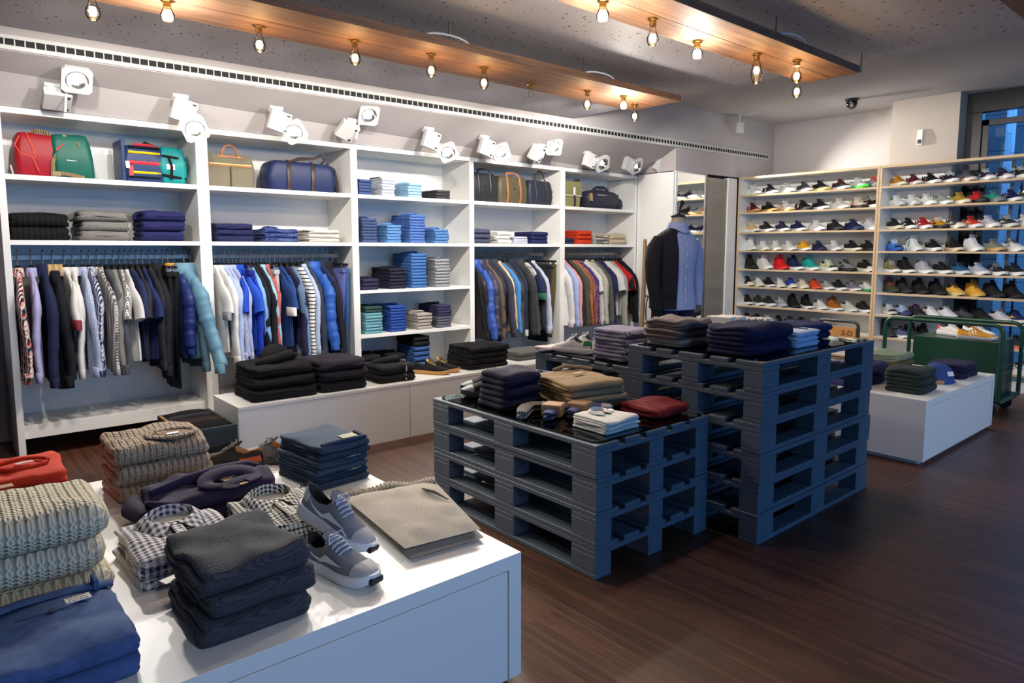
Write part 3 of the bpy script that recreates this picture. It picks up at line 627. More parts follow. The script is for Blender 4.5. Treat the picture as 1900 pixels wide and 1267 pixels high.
fstack('folded_sweater', 'orange-red sweater', 'sweater', 5.67, 5.58, z1, .25, .32, .05, 3, C(206,64,34), sc5, seed=19, r=.03)
fstack('folded_shirt', 'black and white patterned shirt', 'shirt', 5.95, 5.58, z1, .24, .32, .034, 3, C(214,212,206,kind='print',c2=(40,38,40)), sc5, seed=20)
fstack('folded_sweater', 'beige sweater', 'sweater', 6.24, 5.58, z1, .29, .32, .062, 2, C(206,188,162), sc5, seed=21, r=.035)
# ------------------------------------------------------------------ on the benches
BK = C(20,20,23); BK2 = C(26,25,30)
bz = .408
_, st = fstack('folded_sweater', 'black hooded sweatshirt', 'sweater', 1.72, 4.50, bz, .45, .42, .072, 3, BK, 'on the bench end under the white shirts', seed=22, r=.05, L=3, lump=.008, shrink=.02)
hood = MB(); hood.loft([[( .13*cos(a)*q, .075*sin(a)*q, z) for a in [k*pi/8 for k in range(16)]] for q, z in ((1,0),(1.05,.03),(.85,.075),(.5,.105),(.15,.115))])
obj('hood', hood.mesh('hood', angle=80), st[-1], BK, (.02, .03, .074), (0, .1, .5))
obj('hood_fold', MB().tube([(-.14,-.05,.085),(-.04,-.08,.10),(.08,-.06,.12),(.15,.02,.10)], [.025,.034,.034,.02], 10).mesh('hood_fold'), st[-1], BK)
PL = C(44,40,50,kind='heather')
fstack('folded_sweater', 'charcoal plum sweater', 'sweater', 2.13, 4.46, bz, .36, .36, .07, 3, [C(27,26,31), C(30,28,34), PL], 'on the bench beside the black hoodies', seed=24, r=.055, L=2, lump=.009)
_, st = fstack('folded_jacket', 'black track jacket with white stripe', 'jacket', 2.56, 4.47, bz, .32, .32, .062, 2, BK2, 'on the bench', seed=26, r=.05, L=2, lump=.008)
for o in st: obj('white_stripe', MB().box(.06, -.158, .012, .066, -.153, .05).box(.06, -.15, .062, .066, -.02, .0645).mesh('white_stripe', smooth=False), o, PAPER)
obj('collar_fold', MB().tube([(-.12,.02,.07),(-.04,-.03,.085),(.06,-.02,.085),(.12,.05,.07)], [.02,.03,.03,.02], 10).mesh('collar_fold'), st[-1], BK2)
fstack('folded_trousers', 'black folded trousers', 'trousers', 3.44, 4.52, bz, .42, .34, .044, 4, C(21,21,23), 'on the bench beside the gum-soled sneakers', seed=28, L=3, r=.03, lump=.006, jit=.014)
fstack('folded_trousers', 'grey folded trousers', 'trousers', 4.02, 4.58, bz, .42, .30, .036, 2, C(96,98,96,kind='heather'), 'on the bench behind the glass table', seed=30, r=.03)
# ------------------------------------------------------------------ near table
tz = .435
CG = C(84,84,86,kind='knit',s=.95,c2=(30,40,58))
_, st = fstack('folded_sweater', 'dark grey knit sweater', 'sweater', .578, 1.80, tz, .285, .335, .062, 3, CG, 'at the front of the near table', seed=32, L=3, r=.035, lump=.016, nn=64, jit=.01)
labelpart('price_tag', st[0], .05, .035, (-.12, .17, .052), PAPER, .3)
GG = C(218,216,214,kind='check',c2=(52,58,92)); BWC = C(222,220,210,kind='check',c2=(24,24,26),s=.75)
def shirtparts(m):
    def f(o, w, d, h): collar_part(o, w, d, h, m, y=d/2-.07, sc_=1.35, inner=C(206,204,198)); placket_rear(o, d, h, m)
    return f
def placket_rear(o, d, h, m):
    p = obj('placket', MB().box(-.015, -d/2+.02, 0, .015, d/2-.10, .002).mesh('placket', smooth=False), o, m, (0, 0, h+.012))
    for k in range(3): obj('button', MB().lathe([(.0055,0),(.0055,.002),(0,.0025)], 10).mesh('button'), p, PAPER, (0, d/2-.13-k*.07, .002))
fstack('folded_shirt', 'blue gingham shirt', 'shirt', .525, 2.20, tz, .285, .32, .03, 3, GG, 'behind the dark grey sweaters', seed=34, L=2, lump=.008, nn=60, extra=shirtparts(GG))
fstack('folded_shirt', 'black and white gingham shirt', 'shirt', .845, 2.19, tz, .27, .30, .03, 3, BWC, 'beside the grey sneakers', seed=36, L=2, lump=.008, nn=60, extra=shirtparts(BWC))
CR = C(226,218,192,kind='cable',s=1.25)
_, st = fstack('folded_sweater', 'cream cable knit sweater', 'sweater', .155, 2.23, tz, .37, .36, .088, 3, CR, 'at the corner of the near table', seed=38, L=1, r=.06, lump=.012, nn=72)
labelpart('neck_label', st[-1], .09, .03, (-.05, .15, .098), KRAFT, .1)
CHN = C(66,90,136,kind='denim')
_, st = fstack('folded_trousers', 'steel blue chinos', 'trousers', .175, 1.80, tz, .285, .33, .048, 2, CHN, 'in front of the cream sweaters', seed=40, L=2, lump=.010, nn=64)
o = st[-1]; labelpart('back_label', o, .052, .03, (.055, .075, .062), PAPER, .05, 0, .002, 3)
obj('waistband', MB().tube([(-.138,.135,.052),(-.05,.140,.060),(.05,.140,.060),(.138,.135,.052)], .006, 8, flat=3.2, ref=(0,0,1)).mesh('waistband'), o, CHN)
for xx in (-.10, .10): obj('belt_loop', MB().box(xx-.006, .112, .052, xx+.006, .158, .080).mesh('belt_loop', bevel=.003, smooth=False), o, CHN)
obj('button', MB().lathe([(.009,0),(.009,.003),(.004,.004),(0,.003)], 14).mesh('button'), o, plain('dark_button', (30, 40, 52), .4), (.0, .04, .064))
obj('pocket_seam', MB().tube([(-.07,.04,.0645),(.0,.037,.0655),(.07,.04,.0645)], .0016, 6).mesh('pocket_seam'), o, C(44,64,104))
GH_ = C(96,98,100,kind='knit',s=.6,c2=(40,42,46))
fstack('folded_sweater', 'grey marled sweater', 'sweater', .17, 2.62, tz, .38, .28, .05, 3, GH_, 'between the orange and cream sweaters', seed=42, L=2, r=.04, lump=.01, nn=52)
ORG = C(196,52,24)
_, st = fstack('folded_sweater', 'orange sweater', 'sweater', .17, 2.97, tz, .36, .36, .058, 3, ORG, 'at the far corner of the tables', seed=44, L=2, r=.05, lump=.014, nn=52)
labelpart('neck_label', st[-1], .05, .025, (.06, -.03, .075), PAPER, .3, -.1, .002, 2)
obj('neckline', MB().tube([(.08*cos(a)+.05, .05*sin(a)-.02, .070+.004*sin(a)) for a in [k*2*pi/20 for k in range(20)]], .007, 8).mesh('neckline'), st[-1], ORG)
SND = C(178,160,140,kind='cable',s=1.3)
_, st = fstack('folded_sweater', 'sand cable knit sweater', 'sweater', .645, 2.96, tz, .35, .33, .07, 3, SND, 'behind the purple sweater', seed=46, L=2, r=.045, lump=.016, nn=64)
o = st[-1]
obj('neck_opening', MB().lathe([(.075,0),(.07,.004),(0,.004)], 24).mesh('neck_opening'), o, C(126,108,90), (.05, -.07, .078), (.06, 0, 0))
obj('ribbed_neckline', MB().tube([(.085*cos(a)+.05, .056*sin(a)-.07, .084+.003*sin(a)) for a in [k*2*pi/24 for k in range(25)]], .006, 8, flat=2.4, ref=(0,0,1)).mesh('ribbed_neckline'), o, SND)
labelpart('neck_label', o, .045, .022, (.05, -.085, .084), PAPER, .1); labelpart('kraft_label', o, .04, .025, (.02, -.035, .083), KRAFT, .5)
PUR = C(40,32,62,kind='heather')
_, st = fstack('folded_cardigan', 'dark purple cardigan', 'cardigan', .73, 2.55, tz, .46, .29, .052, 2, PUR, 'across the middle of the tables', seed=48, L=2, r=.06, lump=.022, nn=72, rz=-.07, shrink=.03)
o = st[-1]
obj('shawl_collar', MB().tube([(.06+.085*cos(a), -.06+.055*sin(a), .066+.018*max(0,sin(a))) for a in [R(-60)+k*R(300)/20 for k in range(21)]], [.006+.006*sin(pi*k/20) for k in range(21)], 10, flat=2.8, ref=(0,0,1)).mesh('shawl_collar'), o, PUR)
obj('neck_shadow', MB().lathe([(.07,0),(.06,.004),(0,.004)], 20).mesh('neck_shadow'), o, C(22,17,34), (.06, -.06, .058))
labelpart('kraft_label', o, .04, .03, (.05, -.045, .066), KRAFT, .4); labelpart('size_label', o, .03, .012, (.09, -.12, .064), KRAFT, .2)
obj('fold_ridge', MB().tube([(-.19,.0,.05),(-.08,.02,.066),(.03,.05,.07),(.15,.10,.06),(.2,.11,.045)], [.012,.022,.026,.022,.012], 10).mesh('fold_ridge'), o, PUR)
obj('sleeve', MB().tube([(-.22,-.10,.0),(-.245,-.02,.01),(-.23,.06,.012)], [.026,.032,.026], 10, flat=1.2).mesh('sleeve'), o, PUR)
DJ = [C(44,62,80,kind='denim'), C(34,50,74,kind='denim'), C(48,66,88,kind='denim')]
_, st = fstack('folded_jeans', 'washed blue jeans', 'jeans', 1.205, 2.65, tz, .24, .33, .028, 6, DJ, 'on the second table beside the brown sneakers', seed=50, L=2, r=.02, lump=.006, jit=.008, nn=48, rz=.12)
for k, o in enumerate(st): labelpart('leather_patch', o, .07, .022 if k < 5 else .05, (.05, -.155 if k < 5 else -.10, .014 if k < 5 else .035), C(196,196,168), .0, R(80) if k < 5 else .1)
obj('waistband', MB().tube([(-.1,-.14,.03),(0,-.15,.036),(.1,-.14,.03),(.115,-.05,.03)], .011, 8).mesh('waistband'), st[-1], DJ[1])
# pale grey sweat shorts
SH = C(176,168,156,kind='heather',s=.8)
sp = thing('folded_shorts', 'pale grey sweat shorts with elastic waist, beside the sneakers', 'shorts', (1.215, 2.0, tz), R(-14))
def panel(pts, z, th, lump, seed):
    """soft flat cloth panel from a quad outline"""
    n = 14; rings_t = []; vs = []; fs = []
    a, b, c, d = [Vector(p) for p in pts]
    for side in (1, 0):
        for i in range(n+1):
            for j in range(n+1):
                u, v = i/n, j/n; p = (a*(1-u)+b*u)*(1-v)+(d*(1-u)+c*u)*v
                e = min(u, 1-u, v, 1-v); rd = min(1, e*7)
                h = z+(th*(.5+.5*sqrt(rd))+lump*(nz(p.x*9, p.y*9, seed)+.5*nz(p.x*20, p.y*20, seed))*rd if side else th*(.5-.5*sqrt(rd)))
                vs.append((p.x, p.y, h))
    m = (n+1)**2
    for s in (0, 1):
        for i in range(n):
            for j in range(n):
                q = [s*m+i*(n+1)+j, s*m+(i+1)*(n+1)+j, s*m+(i+1)*(n+1)+j+1, s*m+i*(n+1)+j+1]
                fs.append(tuple(q if s else q[::-1]))
    edge = [i*(n+1) for i in range(n+1)]+[n*(n+1)+j for j in range(1, n+1)]+[i*(n+1)+n for i in range(n-1, -1, -1)]+[j for j in range(n-1, 0, -1)]
    for k in range(len(edge)):
        x, y = edge[k], edge[(k+1) % len(edge)]; fs.append((x, y, m+y, m+x))
    return MB().add(vs, fs)
obj('lower_leg', panel([(-.09,-.31,0),(.17,-.27,0),(.19,.26,0),(-.15,.25,0)], 0, .022, .002, 2).mesh('lower_leg', angle=70), sp, SH)
obj('upper_leg', panel([(-.10,-.285,0),(.165,-.255,0),(.19,.27,0),(-.17,.24,0)], .022, .026, .020, 5).mesh('upper_leg', angle=70), sp, SH)
wb = MB()
pth = [(-.165+.35*k/80, .245+.02*sin(pi*k/80), .034+.006*sin(k*.17+1)) for k in range(81)]
wb.tube(pth, [.013+.004*sin(k*1.9) for k in range(81)], 10, flat=2.0, ref=(0,0,1))
obj('elastic_waistband', wb.mesh('elastic_waistband'), sp, SH)
obj('pocket', MB().tube([(.10,.14,.055),(.125,.08,.058),(.15,.0,.052)], [.003,.006,.002], 6).mesh('pocket'), sp, C(92,86,78))
# ------------------------------------------------------------------ on the four-pallet stack
ga = .585
fstack('folded_sweater', 'midnight navy sweater', 'sweater', 2.225, 2.65, ga, .27, .25, .058, 3, C(26,22,48), 'on the glass beside the blue sneakers', seed=60, L=2, r=.05, lump=.010, shrink=.005)
DC = C(66,74,104,kind='denim')
_, st = fstack('folded_cardigan', 'blue-grey denim shirt', 'shirt', 2.60, 2.90, ga, .36, .26, .036, 2, DC, 'on the glass behind the navy sweaters', seed=62, L=2, lump=.008, rz=.1)
labelpart('neck_label', st[-1], .06, .02, (.08, .05, .042), PAPER, .4); obj('collar', MB().tube([(-.06,-.05,.04),(-.02,.0,.05),(.03,.01,.046),(.09,.0,.04)], .012, 8).mesh('collar'), st[-1], DC)
KH = C(150,126,92)
_, st = fstack('folded_trousers', 'khaki chinos', 'trousers', 2.52, 2.44, ga, .34, .36, .034, 4, KH, 'in the middle of the near pallet stack', seed=64, L=2, r=.03, lump=.008, nn=60, rz=-.22, jit=.008)
labelpart('kraft_tag', st[-1], .09, .035, (.02, .03, .046), KRAFT, .35, 0, .003); obj('waistband', MB().tube([(-.05,.17,.045),(.03,.175,.06),(.12,.16,.05),(.17,.12,.04)], .011, 8).mesh('waistband'), st[-1], KH)
_, st = fstack('folded_shirt', 'white polo shirt', 'shirt', 2.265, 2.03, ga, .23, .22, .018, 3, C(214,212,206), 'at the front corner of the pallet glass', seed=66, L=2, r=.02, lump=.006, nn=56, extra=lambda o,w,d,h: (collar_part(o,w,d,h,C(214,212,206),y=.045,sc_=.72), labelpart('size_label', o, .03, .02, (.06,.02,h+.008), PAPER, .3)))
fstack('folded_sweater', 'dark red cable sweater', 'sweater', 2.66, 2.06, ga, .29, .25, .042, 1, C(122,22,28,kind='rib',s=.35), 'on the glass, last before the tall pallets', seed=68, L=2, r=.05, lump=.01, nn=60)
def socks(label, x, y, z, rz, mat, mat2, card=True):
    t = thing('sock_pair', label, 'socks', (x, y, z), rz)
    for k in range(2):
        obj('sock', MB().tube([(-.13,.03,.013+k*.022),(-.05,.032,.014+k*.022),(.02,.028,.014+k*.022),(.06,.0,.014+k*.022),(.072,-.045,.013+k*.022)], [.008,.011,.011,.011,.010], 14, flat=3.0, ref=(0,0,1)).mesh('sock'), t, mat)
        obj('toe', MB().tube([(.072,-.04,.013+k*.022),(.070,-.07,.013+k*.022),(.066,-.09,.012+k*.022)], [.0105,.0105,.006], 14, flat=2.9, ref=(0,0,1)).mesh('toe'), t, mat2)
    if card: obj('card_sleeve', MB().box(-.07, -.015, .005, .02, .08, .064).mesh('card_sleeve', bevel=.006, smooth=False), t, KRAFT)
    return t
socks('black and white striped socks, at the glass edge before the khaki trousers', 2.17, 2.42, ga, .7, C(30,30,34,kind='pin',c2=(200,196,186)), C(196,190,178), False)
socks('blue striped socks in a kraft card sleeve, first of two pairs', 2.255, 2.30, ga, .5, C(92,98,140,kind='pin',c2=(38,40,66)), C(190,186,180))
socks('blue striped socks in a kraft card sleeve, beside the khaki trousers', 2.37, 2.235, ga, .3, C(96,100,142,kind='pin',c2=(40,42,70)), C(188,184,178))
# ------------------------------------------------------------------ on the tall stack
gb = .873
TP = C(112,102,98); GP = C(118,122,126)
fstack('folded_sweatpants', 'taupe sweatpants', 'trousers', 3.03, 2.20, gb, .30, .27, .045, 3, [C(126,128,126), TP, TP], 'on the tall pallet stack', seed=70, L=3, r=.06, lump=.016, nn=56, jit=.01)
NB = C(24,26,58)
fstack('folded_sweater', 'large navy sweater', 'sweater', 3.105, 1.82, gb, .44, .28, .066, 2, NB, 'at the front of the tall pallet stack', seed=72, L=3, r=.07, lump=.012, nn=64, jit=.008)
LB = C(186,200,224)
fstack('folded_shirt', 'pale blue shirt', 'shirt', 3.44, 1.79, gb, .25, .22, .028, 3, LB, 'beside the large navy sweaters', seed=74, L=3, lump=.006, r=.03, extra=lambda o,w,d,h: obj('placket', MB().tube([(.02,-d/2+.0,h*.6),(.03,-d/2+.03,h+.006),(.03,.05,h+.008)], .003, 6).mesh('placket'), o, C(60,66,80)))
ND = C(40,46,88,kind='heather')
fstack('folded_sweater', 'indigo sweatshirt', 'sweater', 3.80, 1.90, gb, .30, .25, .042, 2, [C(30,34,78), ND], 'at the far end of the tall pallet stack', seed=76, L=2, r=.06, lump=.01)
for k, (x, y) in enumerate(((3.49, 2.265), (3.575, 2.25))):
    t = thing('boxed_shirt', f'white boxed shirt with printed side, {("next to the sweatpants", "next to the patterned shirts")[k]}', 'box', (x, y, gb), .12)
    obj('box', MB().box(-.034, -.10, 0, .034, .05, .115).mesh('box', smooth=False, bevel=.003), t, plain('card_white', (222,220,212), .6))
    obj('side_label', MB().box(-.026, -.103, .008, .026, -.1005, .105).mesh('side_label', smooth=False), t, PAPER)
    pm_ = MB()
    for q in range(5): pm_.box(-.012, -.1045, .035+q*.008, .004+.003*(q % 3), -.1033, .038+q*.008)
    obj('printed_text', pm_.mesh('printed_text', smooth=False), t, INK)
fstack('folded_shirt', 'white shirt with grey triangle print', 'shirt', 3.68, 2.16, gb, .13, .30, .034, 3, C(222,220,216,kind='print',c2=(110,108,112),s=1.4), 'behind the navy sweaters', seed=78, L=2, lump=.008)
# ------------------------------------------------------------------ on the five-pallet stack
gs = .729
KN = C(40,36,66,kind='knit',s=.35,c2=(170,166,190))
fstack('folded_sweater', 'navy birdseye sweater', 'sweater', 3.11, 2.66, gs, .27, .28, .045, 4, KN, 'beside the white sneakers', seed=80, L=2, r=.04, lump=.006, nn=52)
LG = C(176,184,206)
fstack('folded_shirt', 'light blue-grey shirt', 'shirt', 3.52, 3.02, gs, .42, .26, .03, 2, LG, 'at the back of the five-pallet stack', seed=82, L=2, lump=.012, rz=.1, extra=lambda o,w,d,h: collar_part(o,w,d,h,LG,y=-.02,sc_=1.2))
fstack('folded_shirt', 'pinkish white knit top', 'shirt', 2.99, 3.19, gs, .16, .10, .028, 1, C(206,194,196), 'at the glass corner behind the white sneakers', seed=84, L=2, lump=.01, r=.03)
fstack('folded_shirt', 'bright green polo', 'shirt', 3.86, 3.05, gs, .22, .22, .034, 2, C(64,170,92), 'behind the sweatpants', seed=86, L=2, lump=.006)
# ------------------------------------------------------------------ on the long white box
gc = .428
GR = C(44,56,52)
fstack('folded_sweater', 'dark green sweatshirt', 'sweater', 5.00, 1.72, gc, .31, .26, .05, 3, GR, 'at the corner of the white display box', seed=90, L=2, r=.06, lump=.012, nn=56)
fstack('folded_sweater', 'blue-black zip sweatshirt', 'sweater', 5.83, 1.72, gc, .36, .27, .05, 2, C(34,34,62), 'behind the blue cap', seed=92, L=3, r=.06, lump=.008, nn=52)
fstack('folded_sweater', 'olive sweatshirt', 'sweater', 5.62, 2.10, gc, .36, .26, .05, 3, [C(120,136,104), C(104,92,58), C(132,146,118)], 'at the back of the white display box', seed=94, L=3, r=.05, lump=.008)
fstack('folded_sweater', 'navy jersey', 'sweater', 5.10, 2.06, gc, .30, .26, .07, 2, C(34,40,78), 'behind the dark green sweatshirts', seed=96, L=2, r=.07, lump=.01)
fstack('folded_sweater', 'violet-blue sweatshirt', 'sweater', 4.86, 2.12, gc, .18, .24, .05, 3, C(62,66,120), 'seen through the tall pallets', seed=98, L=1, r=.04, lump=.004, extra=lambda o,w,d,h: labelpart('teal_tag', o, .05, .012, (-.02, -d/2-.001, h*.7), plain('teal_tag', (20,160,170), .6), 0, R(80)))
t = thing('baseball_cap', 'blue denim cap with tan strap between green and navy sweatshirts', 'cap', (5.45, 1.70, gc), R(-20))
CP = C(52,76,138,kind='denim')
dome = MB().loft([[(.098*q*cos(a), .105*q*sin(a), z) for a in [k*pi/12 for k in range(24)]] for q, z in ((1,0),(1.02,.03),(.97,.07),(.80,.105),(.5,.128),(.2,.137),(.03,.139))])
obj('crown', dome.mesh('crown', angle=80), t, CP); br_ = MB(); pts = []
for k in range(13):
    a = R(-70)+R(140)*k/12; pts.append((a,))
br_.loft([[(.098*cos(a[0])+q*.075*cos(a[0])*cos(a[0])**.5, .100*sin(a[0]), .006+z-.02*q*abs(sin(a[0]))) for a in pts] for q, z in ((0,0),(.5,.004),(1,-.004),(1,-.009),(.5,-.002),(0,-.006))], closed=False, cap0=False, cap1=False)
obj('brim', br_.mesh('brim', angle=80), t, CP)
obj('tan_strap', MB().tube([(-.101*cos(a)*cos(b)*1.0, .107*sin(b), .016+.0*b) for a in (0,) for b in [R(-60)+R(120)*k/10 for k in range(11)]], .008, 6, flat=2.0, ref=(1,0,0)).mesh('tan_strap'), t, C(190,150,110))
obj('front_patch', MB().obox((.0, -.100, .075), (1,0,0), (0,-1,.45), (0,.45,1), .028, .002, .016).mesh('front_patch', smooth=False), t, PAPER)
obj('button', MB().lathe([(.009,0),(.008,.006),(0,.008)], 10).mesh('button'), t, CP, (0,0,.137))
# ------------------------------------------------------------------ crate with dark trousers
t = thing('wooden_crate', 'old dark blue wooden crate full of dark trousers, beside the bench', 'crate', (1.035, 4.105, 0))
CRW = m_wood('worn_blue_crate', (22,34,40), (52,66,72), 0, .7); CE = m_wood('bare_crate_edge', (120,84,46), (176,130,76), 1, .8)
W_, D_, H_ = .305, .53, .345
for nm, b in (('front_board', (0,0,0,W_,.018,H_)), ('back_board', (0,D_-.018,0,W_,D_,H_)), ('side_board', (0,.018,0,.018,D_-.018,H_)), ('side_board', (W_-.018,.018,0,W_,D_-.018,H_)), ('bottom_board', (.018,.018,0,W_-.018,D_-.018,.015))):
    obj(nm, MB().box(*b).mesh(nm, smooth=False, bevel=.003), t, CRW)
obj('worn_edge', MB().box(.0, .03, H_-.002, .017, D_-.03, H_+.003).mesh('worn_edge', smooth=False, bevel=.001), t, CE)
dk = [C(20,20,24), C(24,22,24), C(58,48,40), C(48,34,34), C(22,24,28), C(52,52,56), C(18,18,22), C(26,26,30)]
dn = ['navy-black', 'jet black', 'brown', 'maroon', 'blue-black', 'dark grey', 'pitch black', 'charcoal']
for k in range(8):
    o = obj('folded_trousers', fold_mesh(.262, .26, .042, 2, k % 3, 32, .02, .1, .006, .01), None, dk[k], (1.035+W_/2, 4.16+k*.058, .235), (R(48), 0, R(-4+k)))
    tag(o, f'{dn[k]} folded trousers, {ORD[k]} from the front in the dark crate', 'trousers', 'dark trousers filed in the crate')
    if k % 3 == 1: labelpart('paper_tag', o, .04, .02, (-.06+.02*k, -.128, .03), PAPER, .2, R(60))
t = thing('storage_box', 'black storage box on the floor beside the shelving end panel', 'box', (-.12, 5.62, 0))
obj('body', MB().box(0,0,0,.40,.38,.62).mesh('body', smooth=False, bevel=.01), t, plain('black_box', (16,17,20), .6)); obj('lid', MB().box(-.006,-.006,.62,.406,.386,.65).mesh('lid', smooth=False, bevel=.005), t, BLACKP)
# ================================================================== clothes on hangers
def sm(a, b, u): t = max(0, min(1, (u-a)/(b-a))); return t*t*(3-2*t)
def lerp(tab, u):
    for (a, x), (b, y) in zip(tab, tab[1:]):
        if u <= b: t = (u-a)/(b-a) if b > a else 0; t = t*t*(3-2*t) if False else t; return x+(y-x)*t
    return tab[-1][1]
GM = {}
def body_mesh(kind, seed, length, thick, puff=0):
    key = ('b', kind, seed, length, thick)
    if key in GM: return GM[key]
    rn = random.Random(seed*17+3); ph = rn.uniform(0, 6); rings = []; n = 28
    st = [(-.108,.050,.9), (-.118,.064,1), (-.145,.106,1), (-.178,.150,1), (-.208,.185,1), (-.245,.212,1)]
    zz = -.18; steps = 26 if puff else 10
    for k in range(1, steps+1):
        t = k/steps; z = -.245-(length-.245)*t; st.append((z, .212-.012*sin(pi*min(1,t*1.3))+.018*t, 1))
    for i, (z, hw, tk) in enumerate(st):
        t = max(0, (-z-.245)/(length-.245)); tx = thick*tk*(1+.25*t)
        if puff and t > 0: tx *= .85+.28*abs(sin(pi*t*puff))
        ring = []
        for k in range(n):
            a = 2*pi*k/n; cx, sy = cos(a), sin(a)
            y = hw*math.copysign(abs(sy)**.75, sy); x = tx*math.copysign(abs(cx)**.8, cx)
            x += (.010*t+.003)*sin(y*34+ph+t*2)*tk+.006*t*sin(y*71+ph*2)
            ring.append((x, y+.012*t*sin(ph+t*3), z+.008*t*sin(y*20+ph)))
        rings.append(ring)
    GM[key] = MB().loft(rings).mesh('body', angle=80); return GM[key]
def sleeve_mesh(side, kind, seed, short, thick, out, puff=0, length=.62):
    key = ('s', side, kind, seed, short, thick, out, puff, length)
    if key in GM: return GM[key]
    rn = random.Random(seed*13+5); ph = rn.uniform(0, 6); L = .27 if short else length; n = 46 if puff else 16; pts = []; rr = []
    for k in range(n+1):
        t = k/n; s = t*L
        y = .135+.085*min(1, s/.14)+.02*sm(0,.3,s)+(out if side < 0 else .01)*t*t; z = -.185-s*(1-.25*out)
        pts.append((.010*sin(ph+t*5), side*y, z))
        r = .030+.030*sm(0,.16,s)-.018*t*(0 if short else 1)+.003*sin(t*23+ph)+.0025*sin(t*41+ph*2)
        if short: r = .032+.034*sm(0,.14,s)
        if puff: r = (r+.012)*(.95+.07*abs(sin(pi*t*puff)))
        rr.append(r*(.7 if k == 0 else 1))
    GM[key] = MB().tube(pts, rr, 14, flat=thick, ref=(0,1,0)).mesh('sleeve', angle=80); return GM[key]
hk = MB().tube([(0, .028*cos(a), .004+.028*sin(a)) for a in [R(-20)+k*R(215)/10 for k in range(11)]][::-1]+[(0, .0, -.05), (0, 0, -.078)], .0028, 6).mesh('hook')
hbar = MB().loft([[(x*tk, y, z+zz) for x, zz in ((-.011,-.012),(.011,-.012),(.014,0),(.008,.012),(-.008,.012),(-.014,0))] for y, z, tk in ((-.14,-.262,.4),(-.10,-.215,.5),(-.04,-.125,.9),(-.018,-.084,1.3),(.018,-.084,1.3),(.04,-.125,.9),(.10,-.215,.5),(.14,-.262,.4))]).mesh('shoulder_bar', angle=70)
cbar = MB().box(-.008,-.20,-.105,.008,.20,-.085).mesh('clip_bar', smooth=False, bevel=.004)
clp = MB().box(-.013,-.012,-.155,.013,.012,-.09).tube([(-.02,0,-.12),(.02,0,-.12)], .005, 8).mesh('clip', smooth=False)
trm = {}
def trouser_mesh(seed, length):
    if (seed, length) in trm: return trm[(seed, length)]
    rn = random.Random(seed); ph = rn.uniform(0, 6); rings = []
    for k in range(13):
        t = k/12; z = -.13-length*t; hw = .19-.035*t; tx = .020+.014*sin(pi*min(1, t*1.6))
        rings.append([(tx*math.copysign(abs(cos(a))**.6, cos(a))+.006*sin(hw*sin(a)*30+ph+t*4), hw*sin(a)+.012*sin(ph+t*2)*t, z) for a in [2*pi*q/22 for q in range(22)]])
    trm[(seed, length)] = MB().loft(rings).mesh('legs', angle=80); return trm[(seed, length)]
RAILZ, RAILY = 1.336, 5.565
